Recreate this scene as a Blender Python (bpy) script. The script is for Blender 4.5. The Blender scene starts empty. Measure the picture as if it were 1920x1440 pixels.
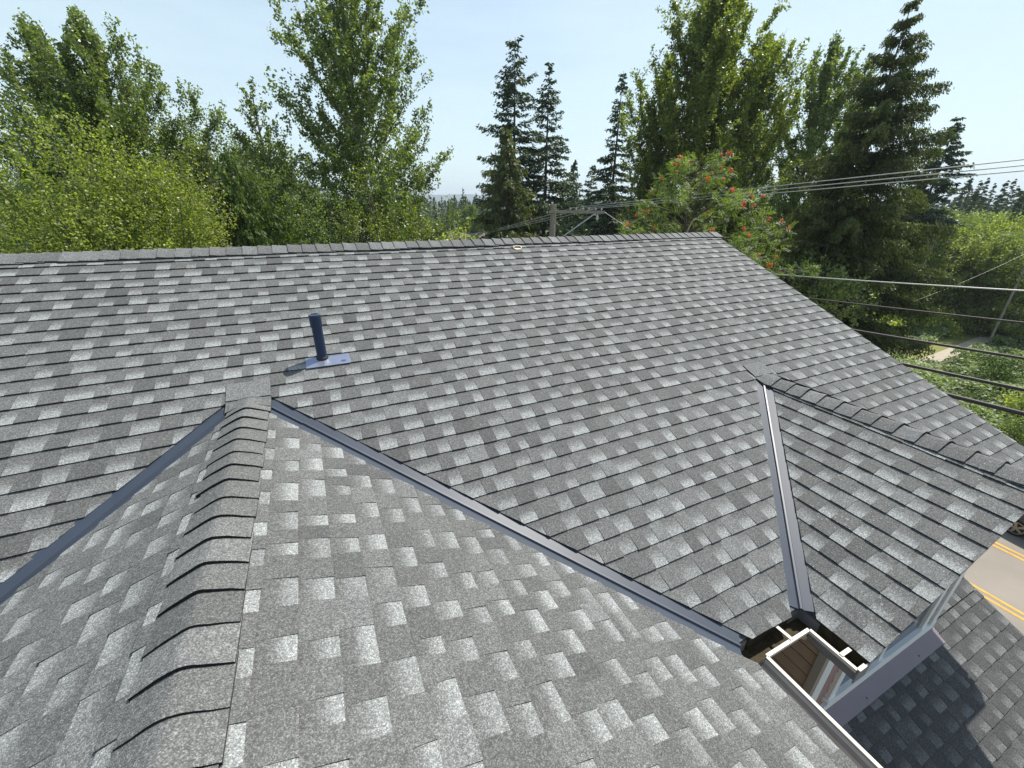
import bpy, math, random
import numpy as np
from mathutils import Matrix, Vector

# ------------------------------------------------------------------ camera, sky, sun, exposure
scene = bpy.context.scene
COL = scene.collection
YAW, PITCH, ROLL, FPX = math.radians(25.298), math.radians(23.908), math.radians(0.476), 778.71
cy, sy, cp, sp = math.cos(YAW), math.sin(YAW), math.cos(PITCH), math.sin(PITCH)
FWD = np.array([sy * cp, cy * cp, -sp])
RGT = np.array([cy, -sy, 0.0])
UPV = np.cross(RGT, FWD)
RGT, UPV = RGT * math.cos(ROLL) + UPV * math.sin(ROLL), UPV * math.cos(ROLL) - RGT * math.sin(ROLL)
cam_data = bpy.data.cameras.new("camera")
cam_data.sensor_width = 36.0
cam_data.lens = FPX / 1920.0 * 36.0
cam_data.clip_start = 0.05
cam_data.clip_end = 20000.0
cam = bpy.data.objects.new("camera", cam_data)
COL.objects.link(cam)
cam.matrix_world = Matrix(((RGT[0], UPV[0], -FWD[0], 0), (RGT[1], UPV[1], -FWD[1], 0),
                           (RGT[2], UPV[2], -FWD[2], 0), (0, 0, 0, 1)))
scene.camera = cam

SUN_DIR = Vector((0.61, 0.27, 1.0)).normalized()       # towards the sun
SUN_EL = math.asin(SUN_DIR.z)
SUN_AZ = math.atan2(SUN_DIR.x, SUN_DIR.y)
world = bpy.data.worlds.new("World")
scene.world = world
world.use_nodes = True
wn, wl = world.node_tree.nodes, world.node_tree.links
wn.clear()
w_out = wn.new("ShaderNodeOutputWorld")
w_bg = wn.new("ShaderNodeBackground")
w_bg.inputs["Strength"].default_value = 0.12
sky = wn.new("ShaderNodeTexSky")
sky.sky_type = 'NISHITA'
sky.sun_disc = False
sky.sun_elevation = SUN_EL
sky.sun_rotation = SUN_AZ
sky.altitude = 100
sky.air_density = 1.0
sky.dust_density = 1.2
sky.ozone_density = 1.6
# thin high cirrus veil
w_tc = wn.new("ShaderNodeTexCoord")
w_map = wn.new("ShaderNodeMapping")
w_map.inputs["Scale"].default_value = (1.2, 2.2, 7.0)
w_noise = wn.new("ShaderNodeTexNoise")
w_noise.inputs["Scale"].default_value = 1.6
w_noise.inputs["Detail"].default_value = 6.0
w_noise.inputs["Roughness"].default_value = 0.55
w_ramp = wn.new("ShaderNodeMapRange")
w_ramp.inputs["From Min"].default_value = 0.38
w_ramp.inputs["From Max"].default_value = 0.72
w_ramp.inputs["To Min"].default_value = 0.62
w_ramp.inputs["To Max"].default_value = 0.90
w_mix = wn.new("ShaderNodeMix")
w_mix.data_type = 'RGBA'
w_mix.inputs["B"].default_value = (5.7, 7.1, 7.6, 1)
wl.new(w_tc.outputs["Generated"], w_map.inputs["Vector"])
wl.new(w_map.outputs["Vector"], w_noise.inputs["Vector"])
wl.new(w_noise.outputs["Fac"], w_ramp.inputs["Value"])
w_sep = wn.new("ShaderNodeSeparateXYZ")
w_el = wn.new("ShaderNodeMapRange")
w_el.inputs["From Min"].default_value = 0.0
w_el.inputs["From Max"].default_value = 0.75
w_el.inputs["To Min"].default_value = 1.12
w_el.inputs["To Max"].default_value = 0.22
w_mul = wn.new("ShaderNodeMath")
w_mul.operation = 'MULTIPLY'
w_mul.use_clamp = True
wl.new(w_tc.outputs["Generated"], w_sep.inputs[0])
wl.new(w_sep.outputs["Z"], w_el.inputs["Value"])
wl.new(w_el.outputs["Result"], w_mul.inputs[0])
wl.new(w_ramp.outputs["Result"], w_mul.inputs[1])
wl.new(w_mul.outputs[0], w_mix.inputs["Factor"])
wl.new(sky.outputs["Color"], w_mix.inputs["A"])
wl.new(w_mix.outputs["Result"], w_bg.inputs["Color"])
wl.new(w_bg.outputs["Background"], w_out.inputs["Surface"])

sun_data = bpy.data.lights.new("sun", 'SUN')
sun_data.energy = 5.0
sun_data.angle = math.radians(0.53)
sun_data.color = (1.0, 0.955, 0.88)
sun = bpy.data.objects.new("sun", sun_data)
COL.objects.link(sun)
sun.rotation_euler = SUN_DIR.to_track_quat('Z', 'Y').to_euler()

scene.view_settings.view_transform = 'Standard'
scene.view_settings.look = 'None'
scene.view_settings.exposure = 0.27
scene.view_settings.gamma = 1.0
scene.render.engine = 'CYCLES'
scene.cycles.max_bounces = 6
scene.cycles.diffuse_bounces = 3
scene.cycles.glossy_bounces = 3
scene.cycles.transmission_bounces = 3
scene.cycles.transparent_max_bounces = 4
scene.cycles.use_denoising = True
scene.cycles.denoiser = 'OPENIMAGEDENOISE'
scene.cycles.denoising_prefilter = 'NONE'
scene.cycles.denoising_input_passes = 'RGB_ALBEDO_NORMAL'
scene.cycles.sample_clamp_indirect = 4.0

GZ = -11.5                                             # level of the ground below the camera

def pixel_ray(px, py):
    return FWD + (px - 960) / FPX * RGT - (py - 720) / FPX * UPV

def far_point(px, py, d):
    """world point seen at photo pixel px,py at horizontal distance d"""
    r = pixel_ray(px, py)
    return r * d / math.hypot(r[0], r[1])

# ------------------------------------------------------------------ materials
def new_mat(name):
    m = bpy.data.materials.new(name)
    m.use_nodes = True
    nt = m.node_tree
    return m, nt, nt.nodes, nt.links, nt.nodes["Principled BSDF"]

def rgb(r, g, b):
    return (r, g, b, 1.0)

def simple_mat(name, col, rough=0.6, metal=0.0, var=0.12, scale=9.0, bump=0.0, spec=0.4, coords="Object"):
    m, nt, N, L, P = new_mat(name)
    tc = N.new("ShaderNodeTexCoord")
    nz = N.new("ShaderNodeTexNoise")
    nz.inputs["Scale"].default_value = scale
    nz.inputs["Detail"].default_value = 5
    L.new(tc.outputs[coords], nz.inputs["Vector"])
    mr = N.new("ShaderNodeMapRange")
    mr.inputs["To Min"].default_value = 1 - var
    mr.inputs["To Max"].default_value = 1 + var
    L.new(nz.outputs["Fac"], mr.inputs["Value"])
    mx = N.new("ShaderNodeMix")
    mx.data_type = 'RGBA'
    mx.blend_type = 'MULTIPLY'
    mx.inputs["Factor"].default_value = 1.0
    mx.inputs["A"].default_value = rgb(*col)
    L.new(mr.outputs["Result"], mx.inputs["B"])
    L.new(mx.outputs["Result"], P.inputs["Base Color"])
    P.inputs["Roughness"].default_value = rough
    P.inputs["Metallic"].default_value = metal
    P.inputs["Specular IOR Level"].default_value = spec
    if bump:
        b = N.new("ShaderNodeBump")
        b.inputs["Strength"].default_value = bump
        b.inputs["Distance"].default_value = 0.01
        L.new(nz.outputs["Fac"], b.inputs["Height"])
        L.new(b.outputs["Normal"], P.inputs["Normal"])
    return m

def shingle_mat(name, dark, mid, light, lichen=0.0):
    """asphalt shingle: per-tab tone from the mesh, mineral granules from cell noise"""
    m, nt, N, L, P = new_mat(name)
    at = N.new("ShaderNodeAttribute")
    at.attribute_name = "tone"
    ramp = N.new("ShaderNodeValToRGB")
    e = ramp.color_ramp.elements
    e[0].position, e[0].color = 0.0, rgb(0.012, 0.012, 0.013)
    e[1].position, e[1].color = 1.0, rgb(*light)
    for p, c in ((0.08, (0.014, 0.014, 0.015)), (0.12, dark), (0.5, mid)):
        x = e.new(p)
        x.color = rgb(*c)
    L.new(at.outputs["Fac"], ramp.inputs["Fac"])
    tc = N.new("ShaderNodeTexCoord")
    vo = N.new("ShaderNodeTexVoronoi")
    vo.inputs["Scale"].default_value = 270
    L.new(tc.outputs["Object"], vo.inputs["Vector"])
    sep = N.new("ShaderNodeSeparateColor")
    L.new(vo.outputs["Color"], sep.inputs["Color"])
    gr = N.new("ShaderNodeValToRGB")                    # granule brightness: dark grains, mid grains, pale flecks
    g = gr.color_ramp.elements
    g[0].position, g[0].color = 0.0, rgb(0.56, 0.56, 0.56)
    g[1].position, g[1].color = 1.0, rgb(1.85, 1.85, 1.83)
    for p, c in ((0.3, 0.7), (0.62, 1.0), (0.86, 1.35)):
        x = g.new(p)
        x.color = rgb(c, c, c)
    L.new(sep.outputs["Red"], gr.inputs["Fac"])
    vo2 = N.new("ShaderNodeTexNoise")
    vo2.inputs["Scale"].default_value = 70
    vo2.inputs["Detail"].default_value = 3
    L.new(tc.outputs["Object"], vo2.inputs["Vector"])
    mr = N.new("ShaderNodeMapRange")
    mr.inputs["From Min"].default_value = 0.25
    mr.inputs["From Max"].default_value = 0.75
    mr.inputs["To Min"].default_value = 0.78
    mr.inputs["To Max"].default_value = 1.22
    L.new(vo2.outputs["Fac"], mr.inputs["Value"])
    big = N.new("ShaderNodeTexNoise")
    big.inputs["Scale"].default_value = 0.9
    big.inputs["Detail"].default_value = 4
    L.new(tc.outputs["Object"], big.inputs["Vector"])
    mr2 = N.new("ShaderNodeMapRange")
    mr2.inputs["From Min"].default_value = 0.3
    mr2.inputs["From Max"].default_value = 0.7
    mr2.inputs["To Min"].default_value = 0.92
    mr2.inputs["To Max"].default_value = 1.08
    L.new(big.outputs["Fac"], mr2.inputs["Value"])
    def mul(a, b):
        x = N.new("ShaderNodeMix")
        x.data_type = 'RGBA'
        x.blend_type = 'MULTIPLY'
        x.inputs["Factor"].default_value = 1.0
        L.new(a, x.inputs["A"])
        L.new(b, x.inputs["B"])
        return x.outputs["Result"]
    c = mul(mul(mul(ramp.outputs["Color"], gr.outputs["Color"]), mr.outputs["Result"]), mr2.outputs["Result"])
    if lichen:
        ln = N.new("ShaderNodeTexVoronoi")
        ln.inputs["Scale"].default_value = 34
        L.new(tc.outputs["Object"], ln.inputs["Vector"])
        ln2 = N.new("ShaderNodeTexNoise")
        ln2.inputs["Scale"].default_value = 3.5
        L.new(tc.outputs["Object"], ln2.inputs["Vector"])
        ma = N.new("ShaderNodeMath")
        ma.operation = 'MULTIPLY_ADD'
        ma.inputs[1].default_value = -0.55
        ma.inputs[2].default_value = 0.46
        L.new(ln2.outputs["Fac"], ma.inputs[0])          # threshold falls where the lichen is thick
        gt = N.new("ShaderNodeMath")
        gt.operation = 'LESS_THAN'
        mb = N.new("ShaderNodeMath")
        mb.operation = 'MULTIPLY_ADD'
        mb.inputs[1].default_value = 1.0
        L.new(ln.outputs["Distance"], mb.inputs[0])
        L.new(ma.outputs[0], mb.inputs[2])
        L.new(mb.outputs[0], gt.inputs[0])
        gt.inputs[1].default_value = 0.30
        mx = N.new("ShaderNodeMix")
        mx.data_type = 'RGBA'
        mm = N.new("ShaderNodeMath")
        mm.operation = 'MULTIPLY'
        mm.inputs[1].default_value = lichen
        L.new(gt.outputs[0], mm.inputs[0])
        L.new(mm.outputs[0], mx.inputs["Factor"])
        L.new(c, mx.inputs["A"])
        mx.inputs["B"].default_value = rgb(0.42, 0.44, 0.38)
        c = mx.outputs["Result"]
    L.new(c, P.inputs["Base Color"])
    P.inputs["Roughness"].default_value = 0.82
    P.inputs["Specular IOR Level"].default_value = 0.35
    b = N.new("ShaderNodeBump")
    b.inputs["Strength"].default_value = 0.55
    b.inputs["Distance"].default_value = 0.003
    L.new(vo.outputs["Distance"], b.inputs["Height"])
    b.invert = True
    L.new(b.outputs["Normal"], P.inputs["Normal"])
    return m

def leaf_mat(name, dark, light, rough=0.45, trans=0.35, spec=0.5):
    m, nt, N, L, P = new_mat(name)
    at = N.new("ShaderNodeAttribute")
    at.attribute_name = "tone"
    mx = N.new("ShaderNodeMix")
    mx.data_type = 'RGBA'
    mx.inputs["A"].default_value = rgb(*dark)
    mx.inputs["B"].default_value = rgb(*light)
    L.new(at.outputs["Fac"], mx.inputs["Factor"])
    L.new(mx.outputs["Result"], P.inputs["Base Color"])
    P.inputs["Roughness"].default_value = rough
    P.inputs["Specular IOR Level"].default_value = spec
    tr = N.new("ShaderNodeBsdfTranslucent")
    br = N.new("ShaderNodeMix")
    br.data_type = 'RGBA'
    br.blend_type = 'MULTIPLY'
    br.inputs["Factor"].default_value = 1
    br.inputs["B"].default_value = rgb(1.5, 1.7, 0.6)
    L.new(mx.outputs["Result"], br.inputs["A"])
    L.new(br.outputs["Result"], tr.inputs["Color"])
    ms = N.new("ShaderNodeMixShader")
    ms.inputs["Fac"].default_value = trans
    L.new(P.outputs["BSDF"], ms.inputs[1])
    L.new(tr.outputs["BSDF"], ms.inputs[2])
    out = [n for n in N if n.type == 'OUTPUT_MATERIAL'][0]
    L.new(ms.outputs["Shader"], out.inputs["Surface"])
    return m

SH_DARK, SH_MID, SH_LIGHT = (0.072, 0.073, 0.071), (0.136, 0.138, 0.133), (0.310, 0.322, 0.314)
M_SHINGLE = shingle_mat("grey_shingle", SH_DARK, SH_MID, SH_LIGHT)
M_SHINGLE_OLD = shingle_mat("grey_shingle_with_lichen", SH_DARK, SH_MID, SH_LIGHT, lichen=0.5)
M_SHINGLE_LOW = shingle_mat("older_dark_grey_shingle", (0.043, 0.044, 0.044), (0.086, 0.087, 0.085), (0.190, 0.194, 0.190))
M_CAP = shingle_mat("cap_shingle", SH_DARK, (0.136, 0.138, 0.133), SH_LIGHT)
M_VALLEY = simple_mat("slate_blue_steel", (0.038, 0.050, 0.072), rough=0.44, metal=0.0, var=0.25, scale=4, spec=0.55)
M_APRON = simple_mat("mauve_steel", (0.25, 0.215, 0.235), rough=0.55, metal=0.0, var=0.08, scale=5)
M_PIPE = simple_mat("dark_blue_plastic", (0.018, 0.033, 0.075), rough=0.38, var=0.15, scale=14)
M_PIPE_IN = simple_mat("black_bore", (0.008, 0.008, 0.009), rough=0.8)
M_ALU = simple_mat("dull_aluminium", (0.34, 0.38, 0.48), rough=0.33, metal=0.75, var=0.14, scale=16, bump=0.1)
M_CREAM = simple_mat("cream_paint", (0.62, 0.57, 0.48), rough=0.45, var=0.10, scale=14)
M_GUT_IN = simple_mat("mossy_gutter_dirt", (0.050, 0.038, 0.018), rough=0.9, var=0.9, scale=26, bump=0.6)
M_GUT_OUT = simple_mat("weathered_taupe_gutter", (0.24, 0.23, 0.225), rough=0.5, var=0.22, scale=7)
M_GUT_CLEAN = simple_mat("clean_taupe_gutter", (0.42, 0.395, 0.37), rough=0.55, var=0.2, scale=7)
M_GROOVE_SHADE = simple_mat("painted_groove_shade", (0.05, 0.04, 0.032), rough=0.9)  # shadow gap between lap boards, its shade put into the colour
M_SIDING = simple_mat("taupe_siding", (0.46, 0.37, 0.29), rough=0.7, var=0.05, scale=5)
M_MAUVE = simple_mat("mauve_siding", (0.36, 0.24, 0.22), rough=0.7, var=0.08, scale=6)
M_TRIM = simple_mat("white_trim_paint", (0.85, 0.86, 0.85), rough=0.5, var=0.04, scale=5)
M_TRIM_G = simple_mat("pale_grey_trim_paint", (0.42, 0.42, 0.38), rough=0.5, var=0.04, scale=5)
M_BARGE = simple_mat("dark_grey_board", (0.10, 0.11, 0.105), rough=0.6, var=0.10, scale=7)
M_GLASS = simple_mat("dark_window_glass", (0.02, 0.03, 0.045), rough=0.06, var=0.05, scale=1.5, spec=0.9)
M_SOFFIT = simple_mat("soffit_paint", (0.40, 0.37, 0.33), rough=0.7, var=0.04)
M_WOOD = simple_mat("weathered_pole_wood", (0.30, 0.255, 0.20), rough=0.85, var=0.30, scale=11, bump=0.4)
M_GALV = simple_mat("galvanised_steel", (0.50, 0.54, 0.60), rough=0.35, metal=0.6, var=0.08, scale=12)
M_PORC = simple_mat("grey_porcelain", (0.55, 0.57, 0.58), rough=0.25, var=0.05)
M_CABLE = simple_mat("black_cable_sheath", (0.030, 0.029, 0.028), rough=0.55, var=0.2, scale=4)
M_WIRE = simple_mat("bare_aluminium_wire", (0.52, 0.52, 0.50), rough=0.4, metal=0.35, var=0.05)
M_ASPH = simple_mat("worn_asphalt", (0.275, 0.245, 0.205), rough=0.9, var=0.20, scale=0.9, bump=0.2)
M_YELLOW = simple_mat("yellow_road_paint", (0.62, 0.34, 0.05), rough=0.7, var=0.35, scale=5)
M_KERB = simple_mat("concrete", (0.34, 0.33, 0.30), rough=0.9, var=0.12, scale=3)
M_BARK = simple_mat("grey_brown_bark", (0.115, 0.095, 0.075), rough=0.95, var=0.35, scale=7, bump=0.6)
M_BARK_PALE = simple_mat("pale_grey_bark", (0.24, 0.22, 0.18), rough=0.9, var=0.3, scale=7, bump=0.4)
M_TWIG = simple_mat("dry_twig", (0.17, 0.14, 0.10), rough=0.9, var=0.2, scale=5)
M_CARPAINT = simple_mat("dark_navy_car_paint", (0.012, 0.015, 0.035), rough=0.14, var=0.03, scale=3, spec=0.8)
M_TYRE = simple_mat("tyre_rubber", (0.018, 0.018, 0.018), rough=0.85)
M_RIM = simple_mat("bronze_grey_alloy", (0.30, 0.27, 0.24), rough=0.35, metal=0.6)
M_CHROME = simple_mat("bright_trim", (0.6, 0.62, 0.65), rough=0.15, metal=0.9)
M_LAMP_R = simple_mat("red_lens", (0.35, 0.01, 0.01), rough=0.2)
M_LAMP_W = simple_mat("clear_lens", (0.6, 0.62, 0.65), rough=0.1)
M_BERRY = simple_mat("orange_red_berry", (0.78, 0.150, 0.025), rough=0.35, var=0.3, scale=20)
M_GRASS = simple_mat("dry_mown_grass", (0.21, 0.215, 0.06), rough=0.95, var=0.35, scale=0.8)
M_PATH = simple_mat("pale_gravel", (0.42, 0.37, 0.29), rough=0.95, var=0.15, scale=2)
M_HILL = simple_mat("forested_hill", (0.05, 0.075, 0.05), rough=1.0, var=0.3, scale=0.02)
M_HWALL = simple_mat("tan_house_wall", (0.36, 0.30, 0.24), rough=0.8, var=0.05)
M_HROOF = simple_mat("brown_house_roof", (0.20, 0.165, 0.13), rough=0.9, var=0.15, scale=4)

L_COTTON = leaf_mat("cottonwood_leaf", (0.07, 0.105, 0.03), (0.27, 0.315, 0.095), rough=0.36, trans=0.45, spec=0.7)
L_COTTON2 = leaf_mat("cottonwood_leaf_olive", (0.08, 0.11, 0.024), (0.29, 0.32, 0.075), rough=0.38, trans=0.5, spec=0.6)
L_BRIGHT = leaf_mat("yellow_green_leaf", (0.07, 0.105, 0.018), (0.39, 0.425, 0.095), rough=0.45, trans=0.45, spec=0.6)
L_MID = leaf_mat("mid_green_leaf", (0.07, 0.108, 0.032), (0.25, 0.295, 0.09), rough=0.5, trans=0.45)
L_FIR = leaf_mat("fir_needles", (0.026, 0.052, 0.026), (0.11, 0.15, 0.064), rough=0.55, trans=0.22, spec=0.3)
L_HEM = leaf_mat("hemlock_needles", (0.044, 0.062, 0.022), (0.17, 0.19, 0.06), rough=0.55, trans=0.28, spec=0.3)
L_CEDAR = leaf_mat("cedar_sprays", (0.036, 0.075, 0.014), (0.15, 0.205, 0.04), rough=0.6, trans=0.3, spec=0.3)
L_SHRUB = leaf_mat("sunny_shrub_leaf", (0.095, 0.125, 0.036), (0.31, 0.345, 0.13), rough=0.5, trans=0.5)
L_ROWAN = leaf_mat("rowan_leaf", (0.075, 0.115, 0.03), (0.24, 0.3, 0.09), rough=0.5, trans=0.45)
L_BRAM = leaf_mat("bramble_leaf", (0.09, 0.135, 0.045), (0.34, 0.4, 0.19), rough=0.5, trans=0.35)
L_DRY = leaf_mat("brownish_leaf", (0.08, 0.08, 0.034), (0.21, 0.2, 0.085), rough=0.6, trans=0.35)

# ------------------------------------------------------------------ mesh helpers
def add_mesh(name, V, F, mats, parent=None, tone=None, midx=None, smooth=False):
    """link ONE mesh object from vertex/face lists"""
    me = bpy.data.meshes.new(name)
    me.from_pydata([tuple(map(float, v)) for v in V], [], [tuple(f) for f in F])
    if not isinstance(mats, (list, tuple)):
        mats = [mats]
    for m in mats:
        me.materials.append(m)
    if midx is not None:
        me.polygons.foreach_set("material_index", np.array(midx, dtype=np.int32))
    if tone is not None:
        a = me.attributes.new("tone", 'FLOAT', 'POINT')
        a.data.foreach_set("value", np.array(tone, dtype=np.float32))
    if smooth:
        me.polygons.foreach_set("use_smooth", np.ones(len(me.polygons), dtype=bool))
    me.update()
    o = bpy.data.objects.new(name, me)
    COL.objects.link(o)
    if parent:
        o.parent = parent
    return o

def tag(o, label=None, cat=None, group=None, kind=None):
    if label:
        o["label"] = label
    if cat:
        o["category"] = cat
    if group:
        o["group"] = group
    if kind:
        o["kind"] = kind
    return o

def empty(name, label, cat, group=None, loc=(0, 0, 0), rz=0.0):
    o = bpy.data.objects.new(name, None)
    o.empty_display_size = 0.2
    o.location = loc
    o.rotation_euler = (0, 0, rz)
    COL.objects.link(o)
    return tag(o, label, cat, group)

class MB:
    """collects shapes for one mesh"""
    def __init__(s):
        s.V, s.F, s.M, s.T = [], [], [], []
    def poly(s, pts, m=0, t=0.5):
        i = len(s.V)
        s.V += [tuple(p) for p in pts]
        s.T += list(t) if isinstance(t, (list, tuple)) else [t] * len(pts)
        s.F.append(tuple(range(i, i + len(pts))))
        s.M.append(m)
    def hexa(s, a, b, m=0, t=0.5):
        """a, b: matching bottom and top loops of 4 points"""
        n = len(a)
        i = len(s.V)
        s.V += [tuple(p) for p in a] + [tuple(p) for p in b]
        s.T += [t] * (2 * n)
        fs = [tuple(range(i + n - 1, i - 1, -1)), tuple(range(i + n, i + 2 * n))]
        fs += [(i + k, i + (k + 1) % n, i + n + (k + 1) % n, i + n + k) for k in range(n)]
        s.F += fs
        s.M += [m] * len(fs)
    def box(s, x0, x1, y0, y1, z0, z1, m=0, t=0.5):
        s.hexa([(x0, y0, z0), (x1, y0, z0), (x1, y1, z0), (x0, y1, z0)],
               [(x0, y0, z1), (x1, y0, z1), (x1, y1, z1), (x0, y1, z1)], m, t)
    def tube(s, pts, rad, sides=8, m=0, cap=True, t=0.5):
        pts = [np.array(p, float) for p in pts]
        if not isinstance(rad, (list, tuple, np.ndarray)):
            rad = [rad] * len(pts)
        i0 = len(s.V)
        for k, p in enumerate(pts):
            d = pts[min(k + 1, len(pts) - 1)] - pts[max(k - 1, 0)]
            d = d / (np.linalg.norm(d) + 1e-9)
            a = np.array([0, 0, 1.0]) if abs(d[2]) < 0.9 else np.array([1.0, 0, 0])
            u = np.cross(d, a)
            u /= np.linalg.norm(u)
            v = np.cross(d, u)
            for j in range(sides):
                an = 2 * math.pi * j / sides
                s.V.append(tuple(p + rad[k] * (math.cos(an) * u + math.sin(an) * v)))
                s.T.append(t)
        for k in range(len(pts) - 1):
            for j in range(sides):
                a = i0 + k * sides + j
                b = i0 + k * sides + (j + 1) % sides
                s.F.append((a, b, b + sides, a + sides))
                s.M.append(m)
        if cap:
            s.F.append(tuple(range(i0, i0 + sides)))
            s.F.append(tuple(range(i0 + (len(pts) - 1) * sides, i0 + len(pts) * sides))[::-1])
            s.M += [m, m]
    def bar(s, a, b, w, h, up=(0, 0, 1), m=0):
        """rectangular bar from a to b"""
        a, b = np.array(a, float), np.array(b, float)
        d = (b - a) / np.linalg.norm(b - a)
        u = np.cross(d, np.array(up, float))
        u /= np.linalg.norm(u)
        v = np.cross(u, d)
        c = [(-1, -1), (1, -1), (1, 1), (-1, 1)]
        s.hexa([a + u * w / 2 * p + v * h / 2 * q for p, q in c], [b + u * w / 2 * p + v * h / 2 * q for p, q in c], m)
    def lathe(s, c, prof, axis=(0, 0, 1), sides=20, m=0):
        """closed-ended turned shape: prof = (distance along axis, radius)"""
        c, ax = np.array(c, float), np.array(axis, float)
        s.tube([c + ax * h for h, r in prof], [r for h, r in prof], sides, m)
    def build(s, name, mats, parent=None, smooth=False):
        return add_mesh(name, s.V, s.F, mats, parent, tone=s.T, midx=s.M, smooth=smooth)

def copy_tree(o, parent=None):
    c = o.copy()
    COL.objects.link(c)
    c.parent = parent
    for ch in list(o.children):
        copy_tree(ch, c)
    return c

# ------------------------------------------------------------------ the house: dimensions
T = 0.4137                                # 5 in 12 pitch
YR, ZR = 5.596, -0.530                    # main ridge
XE, XW = 6.579, -9.5                      # rakes of the main roof
ZE = -2.462                               # all upper eaves
YE = 0.925                                # main eave
X1, Z1, YA1 = -0.600, -1.410, 3.468       # near gable: ridge x, z, where it meets the main roof
X2, Z2, YA2 = 4.309, -1.743, 2.663        # far gable
XG1R, XG1L = 1.940, -3.140                # near gable eaves
XG2L, XG2R = 2.595, 6.023                 # far gable eaves
YF2 = 0.515                               # front rake of the far gable
YF1 = -4.2                                # front rake of the near gable (behind the camera)
EXPO = 0.1428
CPH = math.hypot(1, T)

def zmain(y):
    return ZR - T * (YR - y)

house = empty("house", "house with grey shingled gable roofs, dark steel valleys and a vent pipe", "house", loc=(0, 2, GZ))
H0 = Vector((0, 2, GZ))

def hpart(o, label=None):
    """parent a world-space mesh to the house"""
    o.parent = house
    o.matrix_parent_inverse = Matrix.Translation(-H0)
    if label:
        o["label"] = label
    return o

def clip_half(P, a, b, c):
    """clip polygon of (u,v,...) tuples by a*u+b*v+c>=0; marks cut edges by flag"""
    out = []
    n = len(P)
    for i in range(n):
        p, q = P[i], P[(i + 1) % n]
        dp, dq = a * p[0] + b * p[1] + c, a * q[0] + b * q[1] + c
        if dp >= 0:
            out.append(p)
        if (dp >= 0) != (dq >= 0):
            s = dp / (dp - dq)
            out.append((p[0] + (q[0] - p[0]) * s, p[1] + (q[1] - p[1]) * s))
    return out

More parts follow.
